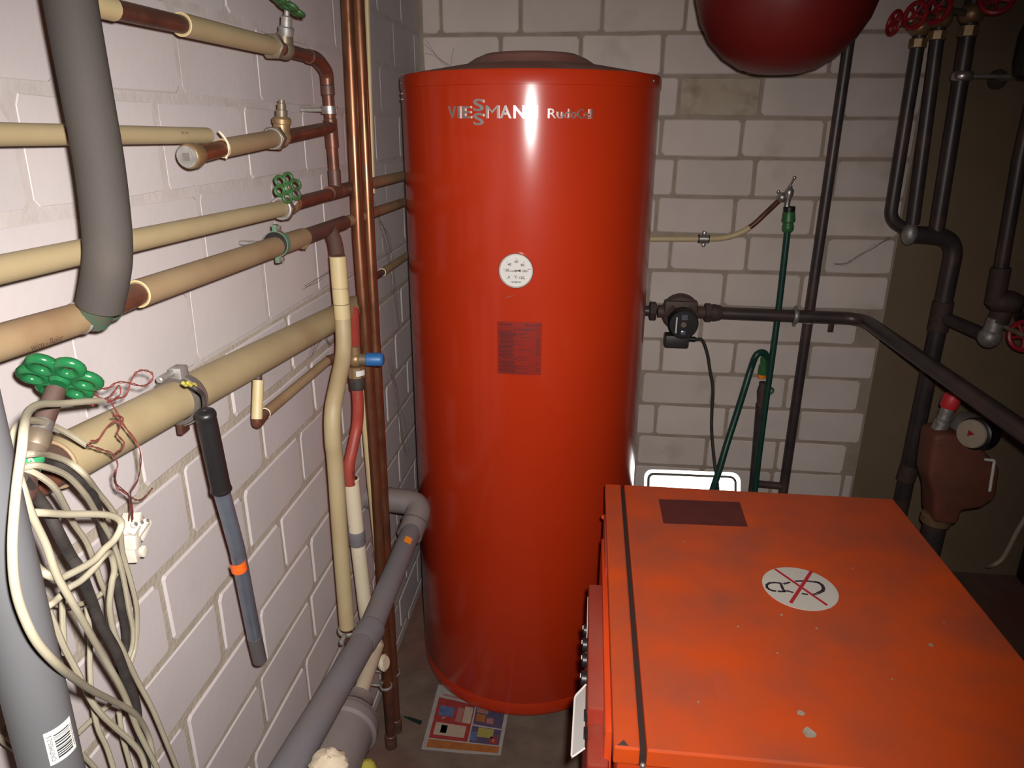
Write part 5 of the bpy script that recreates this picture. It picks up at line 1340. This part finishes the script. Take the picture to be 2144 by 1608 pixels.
# ------------------------------------------------------------------ dark appliance and grey cable at the right edge
q = [(2.203,0,0.0698),(2.279,0,0.0755),(2.211,0,0.3733)]
ap = thing('black_casing', 'black casing standing on the floor at the right edge', 'appliance', (2.36, 0.0, 0.0))
mk('casing_body', box((2.27, -0.07, 0.0), (2.55, 0.05, 0.30), 0.02), 'black', ap)
mk('casing_knob', cyl((2.28, -0.068, 0.26), (2.28, -0.10, 0.26), 0.026), 'black', ap)
mk('casing_column', box((2.31, -0.05, 0.29), (2.50, 0.045, 0.62), 0.02), 'darkplastic', ap)
cable([(2.106,-0.05,0.0999),(2.096,-0.1,0.1385),(2.118,-0.1,0.1624),(2.131,-0.1,0.2077),(2.144,-0.1,0.2782),(2.163,-0.1,0.3515),(2.178,-0.1,0.425)], 0.0085, 'cable', 'pale grey cable curving up from the floor in front of the black casing', None, 12)

# ------------------------------------------------------------------ cobwebs
def cobweb(label, pts_list):
    parts = [tube(catmull(p, 4), 0.0005, 5) for p in pts_list]
    mk('cobweb', join(*parts), 'web', None, label=label, cat='cobweb', group='cobwebs')
def strands(pts, n, spread):
    out = []
    for _ in range(n):
        out.append([Vector(p) + Vector((random.uniform(-.2, .2), random.uniform(-1, 1), random.uniform(-1, 1))) * spread for p in pts])
    return out
cobweb('dusty cobweb trailing across the bricks left of the ball fitting', [[Vector(p) + Vector((random.uniform(-1, 1) * .006, 0, random.uniform(-1, 1) * .006)) for p in [(1.401,-0.004,1.211),(1.44,-0.004,1.214),(1.482,-0.004,1.242),(1.516,-0.004,1.27),(1.571,-0.004,1.302)]] for _ in range(5)])
cobweb('dark cobweb threads in the corner above the tank lid', [[(0.0137,-0.004,1.898),(0.0399,-0.004,1.875),(0.0708,-0.004,1.847),(0.1022,-0.004,1.829)], [(0.022,-0.004,1.908),(0.0553,-0.004,1.861),(0.0943,-0.004,1.835)], [(0.1114,-0.004,1.886),(0.1044,-0.004,1.858),(0.1006,-0.004,1.829)], [(0.0159,-0.004,1.87),(0.0474,-0.004,1.861),(0.0972,-0.004,1.821)]])
cobweb('cobweb threads on the left wall between the risers and the tank at thermometer height', strands([(0.004,-0.5987,1.429),(0.004,-0.5102,1.313),(0.004,-0.4958,1.198),(0.004,-0.4508,1.056)], 7, 0.03))
cobweb('cobweb threads low in the corner beside the tank', strands([(0.004,-0.5744,0.9871),(0.004,-0.5166,0.8606),(0.004,-0.4705,0.7294),(0.004,-0.4416,0.6148)], 7, 0.03))
cobweb('cobweb threads below the dark copper tee', strands([(0.003,-1.143,1.332),(0.003,-1.065,1.337),(0.003,-1,1.335),(0.003,-0.9775,1.298)], 3, 0.012))
cobweb('cobweb threads around the wall bend of the small branch pipe', strands([(0.004,-1.151,1.198),(0.004,-1.077,1.213),(0.004,-1.039,1.181),(0.004,-0.939,1.187)], 6, 0.018))
